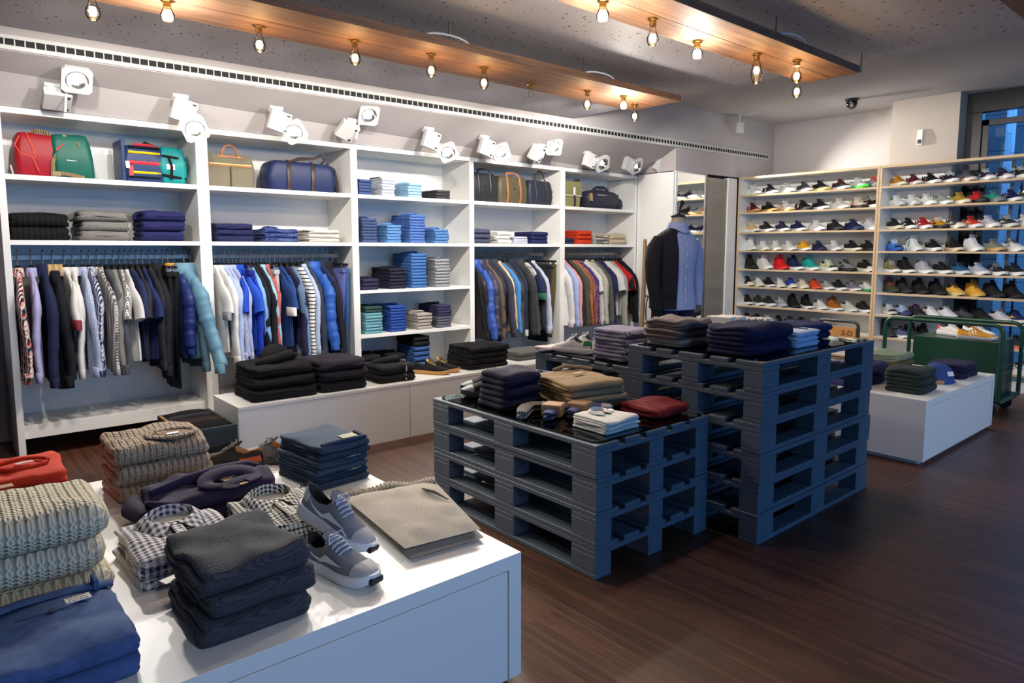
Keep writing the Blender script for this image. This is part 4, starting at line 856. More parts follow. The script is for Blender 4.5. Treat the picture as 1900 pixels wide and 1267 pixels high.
def hang(x, spec, rail, idx):
    kind, mat, desc = spec[:3]; o_ = dict(spec[3]) if len(spec) > 3 else {}
    rn = random.Random(int(x*1000)); seed = idx % 3; rz = rn.uniform(-.12, .12)+o_.get('rz', 0); loc = (x, RAILY+o_.get('dy', 0), RAILZ)
    h = thing('clothes_hanger', f'black hanger with the {desc}, {rail}', 'hanger', loc, rz, f'hangers on the {rail}')
    obj('hook', hk, h, STEEL)
    if kind == 'trousers':
        obj('clip_bar', cbar, h, BLACKP)
        for s in (-1, 1): obj('clip', clp, h, STEEL, (0, s*.15, 0))
    else: obj('shoulder_bar', hbar, h, BLACKP)
    nm = {'shirt':'hanging_shirt','tee':'hanging_t_shirt','polo':'hanging_polo_shirt','jacket':'hanging_jacket','puffer':'hanging_puffer_jacket','knit':'hanging_sweater','trousers':'hanging_trousers'}[kind]
    cat = {'shirt':'shirt','tee':'t-shirt','polo':'polo shirt','jacket':'jacket','puffer':'jacket','knit':'sweater','trousers':'trousers'}[kind]
    t = thing(nm, f'{desc}, {ORD[idx]} along the {rail}', cat, loc, rz, f'clothes on the {rail}')
    if kind == 'trousers':
        ln = o_.get('len', .82); obj('legs', trouser_mesh(seed, ln), t, mat); obj('waistband', MB().box(-.022,-.19,-.165,.022,.19,-.128).mesh('waistband', smooth=False, bevel=.006), t, mat); return
    thick = {'shirt':.017,'tee':.015,'polo':.016,'jacket':.030,'puffer':.036,'knit':.021}[kind]*o_.get('tk', 1); short = kind in ('tee','polo')
    ln = o_.get('len', {'shirt':.80,'tee':.74,'polo':.74,'jacket':.84,'puffer':.76,'knit':.74}[kind]); pf = 11 if kind == 'puffer' else 0; out = o_.get('out', .04)
    obj('body', body_mesh(kind, seed, ln, thick, pf), t, o_.get('bodymat', mat))
    sl = o_.get('sl', .60 if kind != 'jacket' else .64); ft = {'shirt':.44,'tee':.40,'polo':.40,'jacket':.62,'puffer':.72,'knit':.5}[kind]
    for s in (-1, 1):
        obj('sleeve', sleeve_mesh(s, kind, seed, short, ft, out if s < 0 else .03, pf and 12, sl), t, o_.get('sleevemat', mat))
    L = .27 if short else sl; y1 = .24+out; z1 = -.185-L*(1-.25*out)
    if kind in ('shirt','jacket','knit','puffer') or o_.get('cuff'):
        cr = .042 if not short else .064
        for s in (-1, 1):
            yy = s*(y1 if s < 0 else .25); zc = z1 if s < 0 else -.185-L*(1-.25*.03)
            obj('cuff', MB().loft([[(cr*ft*cos(a)*q+.010*sin(5), yy+cr*q*sin(a), zc+zz) for a in [2*pi*k/14 for k in range(14)]] for q, zz in ((.98,.03),(1.05,.026),(1.10,-.036),(1.0,-.038))]).mesh('cuff', angle=60), t, o_.get('cuff', mat))
    if kind in ('shirt','polo','jacket','puffer'):
        cm = MB(); cw = .036 if kind != 'puffer' else .05; hh = .035 if kind in ('shirt','polo') else .055
        cm.loft([[(thick*1.5*cos(a)*q, cw*sin(a)*q, -.122+zz) for a in [2*pi*k/18 for k in range(18)]] for q, zz in ((1.15,-.012),(1.0,hh),(1.15,hh-.004),(1.35,-.02),(1.3,-.026))])
        obj('collar', cm.mesh('collar', angle=60), t, o_.get('collar', mat))
def rail(items, xs, nm):
    for k, s in enumerate(items): hang(xs[k], s, nm, k)
r1 = 'rail under the backpacks'; NVc = C(34,38,66); BLc = C(20,20,24)
rail([
 ('shirt', C(226,218,206,kind='vcheck',c2=(170,40,46),c3=(34,36,56)), 'red and black checked shirt'), ('shirt', C(178,176,220), 'lavender shirt'),
 ('jacket', C(36,42,74), 'navy blouson', {'tk':.7}), ('jacket', C(26,28,36), 'dark coat with tan cord collar', {'collar': C(196,166,116,kind='rib',s=.4), 'tk':1.1,'len':.88}),
 ('polo', C(224,222,218), 'white polo with red trimmed cuffs', {'cuff': C(150,50,56,kind='stripe',c2=(40,46,70),s=.3)}), ('shirt', C(226,226,222), 'crisp white shirt'),
 ('shirt', C(164,176,206,kind='dots',c2=(220,224,232)), 'pale blue dotted shirt'), ('shirt', C(202,206,218,kind='vcheck',c2=(58,62,104),c3=(40,44,82),), 'navy and white checked shirt'),
 ('shirt', C(200,196,192,kind='print',c2=(44,44,48)), 'black and white triangle print shirt'), ('knit', C(78,84,90), 'slate sweater'), ('knit', C(134,134,128,kind='heather',s=.7), 'grey wool cardigan with dark cuffs', {'cuff': C(58,62,66)}),
 ('tee', C(224,222,220,kind='print',c2=(20,20,22),s=.7), 'white tee with black sketch print'), ('tee', C(220,218,214), 'plain white tee'), ('tee', C(40,50,92), 'navy tee'), ('tee', C(46,46,54), 'graphite tee'),
 ('tee', C(36,48,98), 'ink blue tee'), ('knit', C(38,40,50), 'dark navy knit'), ('jacket', C(30,31,38), 'black wool jacket', {'tk':.7}), ('trousers', BLc, 'black clipped trousers', {'len':.80}), ('trousers', C(24,25,30), 'blue-black clipped trousers', {'len':.86}),
 ('puffer', C(34,48,104,kind='nylon'), 'navy puffer with orange lining', {'collar': C(216,150,66), 'sl':.5}), ('puffer', C(104,148,172,kind='nylon'), 'light teal down jacket', {'out':.20,'sl':.66,'rz':.15,'tk':1.2,'dy':-.05}),
 ('jacket', C(84,114,128,kind='nylon'), 'grey-teal jacket with beige collar', {'collar': C(176,164,146),'out':.10})],
 [.473,.545,.61,.664,.731,.777,.833,.875,.925,.978,1.020,1.060,1.092,1.129,1.168,1.205,1.248,1.293,1.336,1.370,1.412,1.468,1.528], r1)
r2_ = 'rail under the navy duffel'; RY = C(28,62,176)
rail([
 ('polo', C(226,226,224), 'white polo with grey trim', {'cuff': C(150,152,158)}), ('shirt', C(228,228,228), 'bright white shirt', {'sl':.62}), ('shirt', C(176,194,232), 'sky blue shirt', {'sl':.64}), ('shirt', C(152,160,196,kind='pin',c2=(196,202,224)), 'blue striped shirt'),
 ('shirt', C(170,182,220), 'pale blue oxford shirt'), ('polo', C(36,80,196), 'royal blue polo'), ('polo', C(44,88,204), 'cobalt polo'), ('trousers', C(30,44,140), 'royal blue trousers', {'len':.82}), ('shirt', C(30,60,178), 'cobalt shirt'), ('knit', C(128,176,224), 'light blue sweatshirt'),
 ('knit', C(26,28,40), 'black sweater'), ('knit', C(30,32,42), 'midnight sweater'), ('shirt', C(150,196,214), 'pale aqua shirt'), ('shirt', C(186,46,54,kind='plaid',c2=(120,30,44),c3=(210,190,180),s=.5), 'red plaid shirt', {'sl':.58}), ('trousers', C(196,190,188), 'pale stone trousers', {'len':.84}),
 ('tee', C(34,62,118), 'blue tee with white ringer trim', {'cuff': C(228,228,226)}), ('tee', C(38,72,132), 'petrol blue tee'), ('knit', C(40,40,70), 'dark plum knit'), ('knit', C(112,138,172,kind='ribx',s=.35), 'denim blue ribbed sweater', {'len':.80,'sl':.64}),
 ('knit', C(226,224,216,kind='stripe',c2=(40,46,66)), 'white sweater with navy stripes', {'cuff': C(206,204,194),'sl':.66,'tk':1.2}), ('shirt', C(174,192,222), 'washed blue shirt'), ('jacket', C(54,60,76), 'slate jacket', {'tk':.7}), ('puffer', C(48,92,176,kind='nylon'), 'bright blue quilted jacket', {'out':.10,'sl':.58}),
 ('jacket', C(36,44,84), 'navy windbreaker', {'tk':.8}), ('jacket', C(26,28,36), 'black parka', {'out':.08,'tk':1.1}), ('trousers', C(92,98,160,kind='heather'), 'violet marl sweatpants', {'len':.6}), ('trousers', C(52,88,138,kind='denim'), 'blue clipped jeans', {'len':.86})],
 [1.700,1.735,1.768,1.802,1.833,1.864,1.895,1.915,1.938,1.968,2.000,2.030,2.060,2.098,2.128,2.168,2.212,2.262,2.310,2.368,2.408,2.440,2.490,2.560,2.612,2.672,2.722], r2_)
r4 = 'rail beside the jeans shelves'
rail([
 ('jacket', C(36,36,40,kind='nylon'), 'black rain jacket', {'tk':.8}), ('puffer', C(52,82,160,kind='nylon'), 'blue quilted down jacket', {'out':.12,'sl':.64}), ('puffer', C(58,56,78,kind='nylon'), 'dusky navy puffer', {'out':.08}), ('jacket', C(96,82,70), 'brown lined jacket', {'tk':.7}),
 ('jacket', C(44,46,58), 'graphite coat', {'tk':.8,'len':.9}), ('jacket', C(58,58,72), 'slate blue parka with hood', {'out':.10,'tk':1.1}), ('shirt', C(206,182,146), 'tan shirt'), ('knit', C(70,130,190), 'azure sweater'), ('knit', C(66,66,60,kind='heather'), 'olive grey knit'), ('knit', C(40,46,62), 'ink knit'),
 ('jacket', C(38,44,64), 'navy jacket with white arm stripes', {'cuff': C(190,192,196)}), ('jacket', C(50,52,56), 'dark grey overshirt', {'tk':.7}), ('jacket', C(60,62,64), 'charcoal bomber', {'out':.07}), ('tee', C(198,198,198,kind='stripe',c2=(150,150,152),s=3), 'grey and navy colour-block tee', {'sleevemat': C(34,40,76),'cuff': C(46,110,84)}), ('knit', C(44,48,66,kind='heather'), 'dark marl sweatshirt'),
 ('shirt', C(190,198,222), 'light blue chambray shirt', {'sl':.64}), ('trousers', C(34,38,48), 'dark indigo trousers', {'len':.84}), ('trousers', C(94,80,52), 'olive brown trousers', {'len':.80})],
 [4.13,4.21,4.275,4.335,4.39,4.45,4.51,4.545,4.59,4.63,4.69,4.745,4.81,4.88,4.935,4.985,5.075,5.165], r4)
r5 = 'rail under the olive satchel'
rail([
 ('shirt', C(226,226,228), 'off-white shirt'), ('shirt', C(168,184,226), 'cornflower shirt'), ('shirt', C(222,160,168), 'pink shirt'), ('knit', C(44,44,54), 'black cardigan'), ('shirt', C(84,80,66), 'khaki green overshirt'), ('shirt', C(140,104,76,kind='plaid',c2=(44,38,40),c3=(196,140,90)), 'brown tartan shirt'),
 ('shirt', C(150,50,50,kind='plaid',c2=(60,30,44),c3=(200,150,110)), 'red flannel shirt'), ('shirt', C(58,52,130,kind='dots',c2=(220,160,90),s=1.6), 'blue shirt with orange print'), ('tee', C(224,222,216), 'chalk white tee'), ('shirt', C(208,204,192), 'ecru shirt'), ('knit', C(204,202,194,kind='stripe',c2=(90,92,98),s=.35), 'grey and white striped top'),
 ('shirt', C(178,178,168,kind='pin',c2=(110,110,108)), 'fine striped grey shirt'), ('knit', C(92,96,86), 'moss grey sweater'), ('knit', C(40,46,88), 'deep navy pullover'), ('tee', C(44,42,88), 'indigo tee'), ('tee', C(228,228,226), 'snow white tee'), ('tee', C(220,220,218), 'loose white tee'),
 ('knit', C(168,168,160,kind='heather'), 'light grey sweatshirt', {'sl':.66,'tk':1.2}), ('tee', C(204,36,36), 'red tee'), ('tee', C(30,30,44), 'blue-black tee'), ('knit', C(24,26,28), 'black sweatshirt', {'sl':.62,'tk':1.1})],
 [5.36,5.41,5.46,5.51,5.56,5.61,5.66,5.71,5.77,5.82,5.87,5.92,5.975,6.025,6.075,6.13,6.18,6.245,6.305,6.36,6.43], r5)
# ================================================================== shoes
SH_ = {'low':   dict(hc=[(0,.080),(.10,.078),(.24,.062),(.36,.074),(.44,.092)], ht=[(.38,.090),(.46,.090),(.60,.068),(.75,.054),(.88,.046),(.97,.036),(1,.026)], zb=[(0,.026),(.5,.022),(1,.020)], tg=.112),
       'runner':dict(hc=[(0,.092),(.10,.082),(.24,.066),(.36,.076),(.44,.096)], ht=[(.38,.094),(.46,.096),(.60,.074),(.75,.058),(.88,.050),(.97,.040),(1,.030)], zb=[(0,.036),(.5,.026),(1,.024)], tg=.116),
       'high':  dict(hc=[(0,.128),(.10,.126),(.24,.112),(.36,.124),(.44,.138)], ht=[(.38,.136),(.46,.120),(.60,.078),(.75,.058),(.88,.048),(.97,.038),(1,.028)], zb=[(0,.032),(.5,.026),(1,.022)], tg=.158),
       'boot':  dict(hc=[(0,.165),(.10,.166),(.24,.164),(.36,.166),(.44,.166)], ht=[(.38,.165),(.46,.118),(.60,.078),(.75,.060),(.88,.050),(.97,.040),(1,.030)], zb=[(0,.030),(.5,.022),(1,.020)], tg=None)}
WT = [(0,.006),(.025,.020),(.07,.029),(.16,.034),(.35,.033),(.5,.037),(.68,.045),(.8,.043),(.9,.034),(.96,.023),(1,.005)]
SL = .275
def spt(S, u, s, side, off=0):
    W = lerp(WT, u)+off; zb = lerp(S['zb'], u)+.008*sm(.8, 1, u)
    Hc = lerp(S['hc'], min(u, .44)); H = lerp(S['ht'], max(u, .38)); b = sm(.36, .46, u)
    yo = W*(1-.26*s*s)-.0*s; zo = zb+(Hc-zb)*s
    yc = W*max(0, cos(s*pi/2))**.62; zc = zb+(H+off-zb)*sin(s*pi/2)**.85
    lean = .012*(1-sm(0, .12, u))*s
    return (u*SL-SL*.5+lean*.4+(-off if u < .03 else 0), side*(yo*(1-b)+yc*b), zo*(1-b)+zc*b)
SM = {}
US = [0,.012,.03,.06,.1,.15,.2,.26,.32,.36,.40,.43,.46,.5,.55,.62,.69,.76,.83,.89,.94,.97,.99,1]
def shoe_parts(style):
    if style in SM: return SM[style]
    S = SH_[style]; d = {}; ns = 7; mb = MB(); rows = []
    for u in US: rows.append([spt(S, u, k/ns, 1) for k in range(ns+1)]+[spt(S, u, k/ns, -1) for k in range(ns, -1, -1)])
    n = len(rows[0]); vs = [p for r in rows for p in r]; fs = []
    for i in range(len(rows)-1):
        for j in range(n-1):
            if j == ns and US[i+1] <= .44: continue
            fs.append((i*n+j, i*n+j+1, (i+1)*n+j+1, (i+1)*n+j))
    d['upper'] = mb.add(vs, fs).mesh('upper', angle=60)
    lin_, lr = MB(), []
    for u in [x for x in US if x <= .46]:
        a, b = spt(S, u, 1, 1), spt(S, u, 1, -1); zi = lerp(S['zb'], u)+.006; mid = (a[2]+zi)/2
        lr.append([a, (a[0], a[1]*.78, a[2]-.006), (a[0]+.004, a[1]*.86, mid), (a[0]+.006, a[1]*.8, zi), (b[0]+.006, b[1]*.8, zi), (b[0]+.004, b[1]*.86, mid), (b[0], b[1]*.78, b[2]-.006), b])
    d['lining'] = lin_.loft(lr, closed=False, cap0=False, cap1=False).mesh('lining', angle=60)
    sl = MB(); lv = []
    for q, zf in ((.90, 0), (1.0, .25), (1.03, .7), (1.0, 1.0)):
        ring = []
        for sd in (1, -1):
            for u in (US if sd == 1 else US[::-1]):
                w_ = lerp(WT, u)*1.06+.003; zt = lerp(S['zb'], u)+.010*sm(.8, 1, u)+.005; z0_ = .016*sm(.78, 1, u)**2+.006*(1-sm(0, .06, u))
                ring.append(((u*1.03-.015)*SL-SL*.5, sd*w_*q, z0_+(zt-z0_)*zf))
        lv.append(ring)
    d['sole'] = sl.loft(lv).mesh('sole', angle=50)
    if S['tg']:
        tg = MB(); tr = []
        for u, z in ((.34, S['tg']), (.38, lerp(S['ht'], .4)+.012), (.44, lerp(S['ht'], .46)+.004), (.54, lerp(S['ht'], .54)+.003), (.62, lerp(S['ht'], .62)+.001)):
            hw = .024 if u < .5 else .020; tr.append([(u*SL-SL*.5+(.006 if k in (0, 4) else 0), hw*(k-2)/2, z-.0035*(k-2)**2*.5) for k in range(5)])
        o_ = [[(x, y, z-.006) for x, y, z in r] for r in tr]; tg.loft([a+b[::-1] for a, b in zip(tr, o_)])
        d['tongue'] = tg.mesh('tongue', angle=60); lc = MB()
        for k in range(5):
            u = .43+.045*k; z = lerp(S['ht'], u)+.006; x = u*SL-SL*.5
            lc.tube([(x-.004, -.026, z-.010), (x, -.012, z), (x+.003, 0, z+.001), (x, .012, z), (x-.004, .026, z-.010)], .0026, 6)
        u = .41; z = lerp(S['ht'], u)+.012
        for s in (-1, 1): lc.tube([(u*SL-SL*.5, 0, z), (u*SL-SL*.5+.012, s*.022, z+.008), (u*SL-SL*.5+.02, s*.03, z-.012)], .0024, 6)
        d['laces'] = lc.mesh('laces')
    def patch(polys, off=.0022):
        m = MB()
        for sd in (1, -1):
            for pl in polys:                      # pl: list of (u, s, half_u, half_s) stations along a band
                m.loft([[spt(S, u-hu, min(1, max(0, s-hs)), sd, off), spt(S, u+hu, min(1, max(0, s+hs)), sd, off)] for u, s, hu, hs in pl], closed=False, cap0=False, cap1=False)
        return m.mesh('patch', smooth=False)
    d['side_stripes'] = patch([[(u0+.055*(1-t)-.0*t, .12+.62*t, .014, 0) for t in (0,.25,.5,.75,1)] for u0 in (.32,.385,.45)])
    d['side_swoosh'] = patch([[(u, s, 0, h) for u, s, h in ((.70,.36,.004),(.62,.30,.04),(.52,.24,.075),(.44,.24,.10),(.36,.32,.10),(.28,.46,.075),(.20,.64,.045),(.12,.84,.012))]])
    d['side_letter'] = patch([[(.34,.2,.014,0),(.345,.8,.014,0)], [(.345,.8,.016,0),(.44,.2,.016,0)], [(.44,.2,.014,0),(.445,.8,.014,0)]], .003)
    d['side_box'] = patch([[(.33+.0*t, .15+.65*t, .05, 0) for t in (0,.5,1)]])
    d['side_cross'] = patch([[(.30,.2,.012,0),(.46,.75,.012,0)], [(.30,.75,.012,0),(.46,.2,.012,0)], [(.25,.45,.01,0),(.5,.42,.01,0)]])
    def region(us, ss, off):
        m = MB()
        for sd in (1, -1): m.loft([[spt(S, u, s, sd, off) for s in ss] for u in us], closed=False, cap0=False, cap1=False)
        return m.mesh('region', angle=60)
    d['toe_cap'] = region([.80,.84,.89,.93,.96,.985,1], [0,.2,.4,.6,.8,1], .0016)
    d['heel_tab'] = region([0,.012,.03,.06,.1,.13], [.45,.6,.75,.9,1], .0018)
    d['heel_panel'] = region([0,.012,.03,.06,.1,.16,.24,.30], [0,.15,.3,.45,.55], .0016)
    SM[style] = d; return d
def shoe(label, loc, rz, style, up_, sole, lace=None, mark=None, markc=None, toe=None, heel=None, tongue=None, lining=None, group=None, rot=None, scale=1, kind='', panel=None, name='sneaker', cat='shoe'):
    d = shoe_parts(style); t = thing(name, label, cat, loc, rz, group, rot)
    if scale != 1: t.scale = (scale,)*3
    um = up_ if isinstance(up_, bpy.types.Material) else C(*up_, kind=kind or 'plain'); cc = lambda c: c if isinstance(c, bpy.types.Material) else plain('shoe_trim', c, .6)
    obj('upper', d['upper'], t, um); obj('sole', d['sole'], t, cc(sole)); obj('lining', d['lining'], t, cc(lining or (46,44,46)))
    if 'tongue' in d:
        obj('tongue', d['tongue'], t, cc(tongue) if tongue else um); obj('laces', d['laces'], t, cc(lace or (220,220,216)))
    if mark: obj({'stripes':'side_stripes','swoosh':'side_emblem','letter':'side_letter','box':'side_patch','cross':'side_emblem'}[mark], d[{'stripes':'side_stripes','swoosh':'side_swoosh','letter':'side_letter','box':'side_box','cross':'side_cross'}[mark]], t, cc(markc))
    if toe: obj('toe_cap', d['toe_cap'], t, cc(toe))
    if heel: obj('heel_tab', d['heel_tab'], t, cc(heel))
    if panel: obj('heel_panel', d['heel_panel'], t, cc(panel))
    return t
W_, B_, N_, G_, K_, Y_, RD = (226,226,224), (24,24,26), (30,36,74), (150,150,154), (222,216,196), (222,168,40), (196,34,38)
GUM = (190,140,84); rows = {
'L1': [('white', W_,W_,W_), ('black white-soled', B_,W_,B_,'box',W_), ('all-white', W_,W_,W_), ('dark grey', (54,54,66),W_,(70,70,80)), ('black and gold', B_,(214,190,110),B_,None,None,None,(190,150,60)), ('black with red tongue', (50,44,46),(210,206,204),B_,None,None,None,(180,36,46),(200,30,40)), ('grey and neon green', (196,198,200),(70,210,60),W_,None,None,None,(70,210,60)), ('grey with orange-red laces', (130,130,136),(90,90,94),(226,66,40),None,None,None,(80,190,80))],
'L2': [('burgundy three-striped', (92,28,44),GUM,(80,24,40),'stripes',W_), ('black gum-soled', B_,GUM,B_), ('white with coral stripes', W_,(206,170,120),W_,'stripes',(226,130,100)), ('solid black', B_,(50,50,54),B_,'box',W_), ('black with thick white sole', B_,W_,B_), ('off-white', (210,206,196),(220,216,208),(210,206,196)), ('cream with red dot', (212,204,186),(40,38,38),(212,204,186),'box',(190,40,50)), ('black patterned', B_,W_,(200,200,198),'box',RD)],
'L3': [('sand', (214,184,138),W_,(220,200,160)), ('black and orange', (50,44,42),W_,B_,None,None,None,(214,120,40)), ('navy and orange', (48,46,76),W_,N_,None,None,None,(220,120,50)), ('navy', (28,36,78),(220,218,210),N_), ('white leather', W_,W_,W_), ('black', (34,34,36),(40,40,42),B_), ('navy suede', (30,36,80),(34,40,84),N_), ('pale grey', (200,202,212),(216,216,220),(200,202,212))],
'L4': [('white basketball', W_,W_,W_), ('small white', W_,K_,W_), ('white canvas', W_,K_,W_), ('bright white', W_,W_,W_), ('yellow', (240,178,30),W_,Y_), ('midnight blue', (28,32,72),(30,34,70),N_,None,None,None,Y_), ('light grey', (206,206,214),(214,214,214),W_), ('black cream-soled', B_,K_,B_), ('jet black', B_,B_,B_)],
'L5': [('black sock-style', B_,B_,B_), ('white sock-style', W_,W_,W_), ('bright red', (222,32,36),(216,34,40),(222,32,36)), ('navy with white sole', N_,W_,N_,None,None,None,(200,120,50)), ('turquoise', (34,168,158),W_,(34,168,158)), ('pale lime', (190,204,150),W_,W_,'box',W_,B_), ('grey and black', (130,132,136),B_,B_,'swoosh',B_), ('black and bone', B_,(216,210,200),B_,None,None,(206,196,184))],
'L6': [('black shell-toe', B_,K_,B_,'stripes',W_,K_,Y_), ('white shell-toe', W_,K_,W_,'stripes',(190,190,196),K_), ('black runner', B_,W_,B_), ('white black-striped', W_,K_,W_,'stripes',(30,30,40),K_), ('royal blue shell-toe', (36,66,176),K_,(36,66,176),None,None,K_), ('cream shell-toe', (216,210,196),K_,K_,None,None,K_), ('orange-red', (212,72,36),(206,80,44),(212,72,36)), ('stone grey', (160,162,166),W_,(160,162,166)), ('black slip-on', (28,32,34),W_,B_), ('mauve grey', (126,122,138),(222,216,206),(126,122,138)), ('white green-soled', (212,214,216),(50,150,90),W_)],
'L7': [('black and white boosted', B_,W_,B_,'box',(200,200,200)), ('forest green', (48,54,44),W_,(48,54,44)), ('charcoal', (44,44,48),W_,B_), ('silver grey', (170,170,178),(176,176,184),(170,170,178)), ('all-black', B_,B_,B_), ('black knit', B_,W_,B_), ('white knit', W_,W_,W_), ('brown suede', (166,98,36),W_,(80,50,30)), ('pale grey tennis', (206,206,202),(212,212,208),(206,206,202)), ('black mesh', (36,34,38),W_,B_)],
'L8': [('dark brown', (58,30,26),(40,24,22),(58,30,26)), ('oxblood', (60,34,36),(40,24,22),(60,34,36)), ('bone white', W_,W_,W_), ('black leather', (30,26,28),B_,B_), ('plum brown', (78,60,62),(50,40,40),(78,60,62)), ('olive black', (46,42,38),(40,38,34),(46,42,38)), ('cream knit', (220,206,186),W_,K_), ('pale pink', (220,212,208),W_,W_)],
'R1': [('mustard', (186,128,40),(222,214,196),(186,128,40),'letter',(40,46,70)), ('burgundy', (94,30,52),(210,200,196),(94,30,52),'letter',(160,110,110)), ('black suede', B_,W_,B_,'letter',(206,150,110)), ('navy with maroon letter', (40,40,54),W_,W_,'letter',(170,60,80)), ('grey and orange', (92,92,104),(214,196,180),(92,92,104),'letter',(224,120,50)), ('white, blue and grey', (44,48,70),W_,W_,'letter',W_,(170,172,180)), ('navy and grey', (46,36,62),W_,(60,50,80),'letter',W_,(160,160,166)), ('black and green', (40,36,40),W_,W_,'letter',W_,(34,80,52)), ('wine red', (90,24,50),W_,W_,'letter',W_)],
'R2': [('white tennis', (214,218,220),(190,196,200),W_), ('white trainer', (218,222,222),(180,184,188),W_), ('white leather trainer', (226,226,224),W_,W_), ('light grey knit', (160,164,160),W_,(160,164,160),None,None,None,(30,30,32)), ('gold', (178,150,56),(224,216,196),(178,150,56)), ('red and black', (206,44,44),(30,30,34),RD,None,None,(40,36,38)), ('teal and grey', (44,158,142),(110,120,124),(90,130,130),None,None,(118,124,128)), ('navy with white cross marks', (32,38,84),W_,N_,'cross',W_), ('camouflage', (72,86,58),(190,196,176),(50,60,40))],
'R3': [('black cream-edged', (34,36,42),K_,B_), ('black with white swish', B_,W_,B_,'swoosh',W_), ('red with white swish', (170,32,40),W_,RD,'swoosh',W_), ('mustard with black swish', (204,144,40),(40,38,34),W_,'swoosh',B_), ('black and cream', (70,70,78),(216,212,196),(60,60,64),'swoosh',(226,222,206),(206,200,184)), ('orange-red', (208,64,40),(220,220,220),(150,40,40),'swoosh',(230,200,196)), ('pearl grey', (206,204,212),W_,(206,204,212),'swoosh',(180,176,190)), ('dark moss', (52,58,56),(206,206,200),(200,200,196),'swoosh',(210,210,200)), ('white and blue', (214,214,210),(206,200,180),W_,'swoosh',(60,110,190))],
'R4': [('blue and black', (60,124,206),(44,84,176),W_,None,None,(30,34,60),(30,30,36)), ('white with green heel', (220,226,224),(206,212,212),W_,'box',(80,150,110),None,(30,90,80)), ('black with bow', B_,(216,216,214),B_), ('black gold-eyelet', B_,(214,190,160),B_,'box',(60,50,40)), ('high white', (226,226,232),W_,W_), ('sage', (126,132,122),(196,160,110),(126,132,122)), ('white with black lines', (216,220,224),W_,(40,40,44),'stripes',(30,30,34))],
'R5': [('rainbow knit high-top', (126,110,84),W_,W_,'box',(150,180,60)), ('black high-top', B_,W_,B_), ('grey high-top', (170,172,180),W_,(190,190,196)), ('black thick-soled', B_,W_,B_), ('petrol blue', (34,84,124),(200,206,210),(40,50,60)), ('silver', (176,182,200),W_,(176,182,200)), ('black lattice', (40,42,48),W_,(150,152,160),'stripes',(150,152,160)), ('black slim', (36,40,46),W_,B_)],
'R6': [('camouflage boot-style', (66,66,50),(52,54,40),(50,46,40),None,None,None,None,(190,60,50)), ('black leather', (40,40,44),(36,36,40),B_), ('black high', B_,(30,30,34),B_), ('black winter', B_,B_,B_), ('ochre', (224,176,76),(206,190,130),(80,60,50)), ('ochre high-top', (220,166,60),(214,176,90),(40,34,30)), ('black rugged', (32,30,34),(28,28,32),B_), ('black strapped', B_,(24,24,26),B_)],
'R7': [('grey, black and amber', (180,184,188),(210,206,196),W_,None,None,(32,36,50),(224,160,50)), ('pale blue and navy', (150,170,204),(46,54,104),(200,210,226),None,None,(40,46,92)), ('black with purple inner', (34,32,36),B_,B_,None,None,None,None,(150,60,170)), ('white with brown dot', (224,224,226),W_,W_,'box',(190,150,120)), ('white mesh', (214,214,222),W_,W_), ('dark grey mesh', (70,70,76),B_,B_), ('black running', (30,30,34),B_,B_), ('large white', (206,204,212),W_,W_), ('navy and yellow', (38,44,96),W_,N_,'swoosh',(230,190,40))],
'R8': [('black rubber chelsea', (52,60,58),(46,54,52),B_), ('blue and purple knit', (84,96,130),W_,(60,50,100)), ('black knit boot', (40,44,46),(36,40,42),B_), ('tall black', B_,B_,B_), ('coral-soled black', (44,44,50),(226,110,80),B_)],
'R9': [('white, red and black', (206,206,210),(222,222,224),(190,40,60),'swoosh',(30,30,36),None,(200,50,70))]}
rows_y = {'L1':[4.69,4.46,4.24,4.03,3.83,3.59,3.4,3.235],'L2':[4.69,4.47,4.25,4.03,3.82,3.6,3.39,3.235],'L3':[4.69,4.49,4.29,4.08,3.85,3.64,3.43,3.25],'L4':[4.70,4.53,4.36,4.19,4.0,3.82,3.64,3.43,3.25],'L5':[4.70,4.5,4.29,4.11,3.91,3.69,3.49,3.27],'L6':[4.725,4.58,4.435,4.29,4.15,4.0,3.85,3.70,3.555,3.40,3.255],'L7':[4.725,4.57,4.42,4.265,4.105,3.935,3.775,3.60,3.435,3.27],'L8':[4.715,4.57,4.43,4.28,4.13,3.98,3.83,3.68],
'R1':[2.985,2.83,2.665,2.50,2.335,2.175,2.03,1.89,1.75],'R2':[2.985,2.835,2.69,2.54,2.385,2.235,2.09,1.945,1.80],'R3':[2.995,2.855,2.71,2.565,2.41,2.265,2.12,1.97,1.825],'R4':[2.985,2.785,2.595,2.405,2.235,2.06,1.895],'R5':[3.0,2.85,2.675,2.505,2.335,2.175,2.02,1.87],'R6':[3.0,2.86,2.70,2.535,2.37,2.195,2.03,1.87],'R7':[3.0,2.86,2.72,2.58,2.43,2.28,2.13,1.97,1.83],'R8':[3.0,2.86,2.745,2.63,1.80],'R9':[1.735]}
rn = random.Random(9); ROWN = ['top','second','third','fourth','fifth','sixth','seventh','eighth','ninth']
styles = {'L5':'high','L7':'runner','R1':'runner','R3':'runner','R5':'runner','R6':'high','R2':'runner','R7':'runner','R4':'runner'}
STY = {('L4',0):'high',('L7',4):'high',('L7',5):'high',('L7',7):'high',('R5',0):'high',('R5',1):'high',('R5',2):'high',('R6',4):'runner',('R8',0):'boot',('R8',2):'high',('R8',3):'high',('R4',4):'high',('R4',1):'high',('R6',0):'high',('L5',5):'runner',('L5',6):'runner',('L5',7):'runner',('R6',6):'high'}
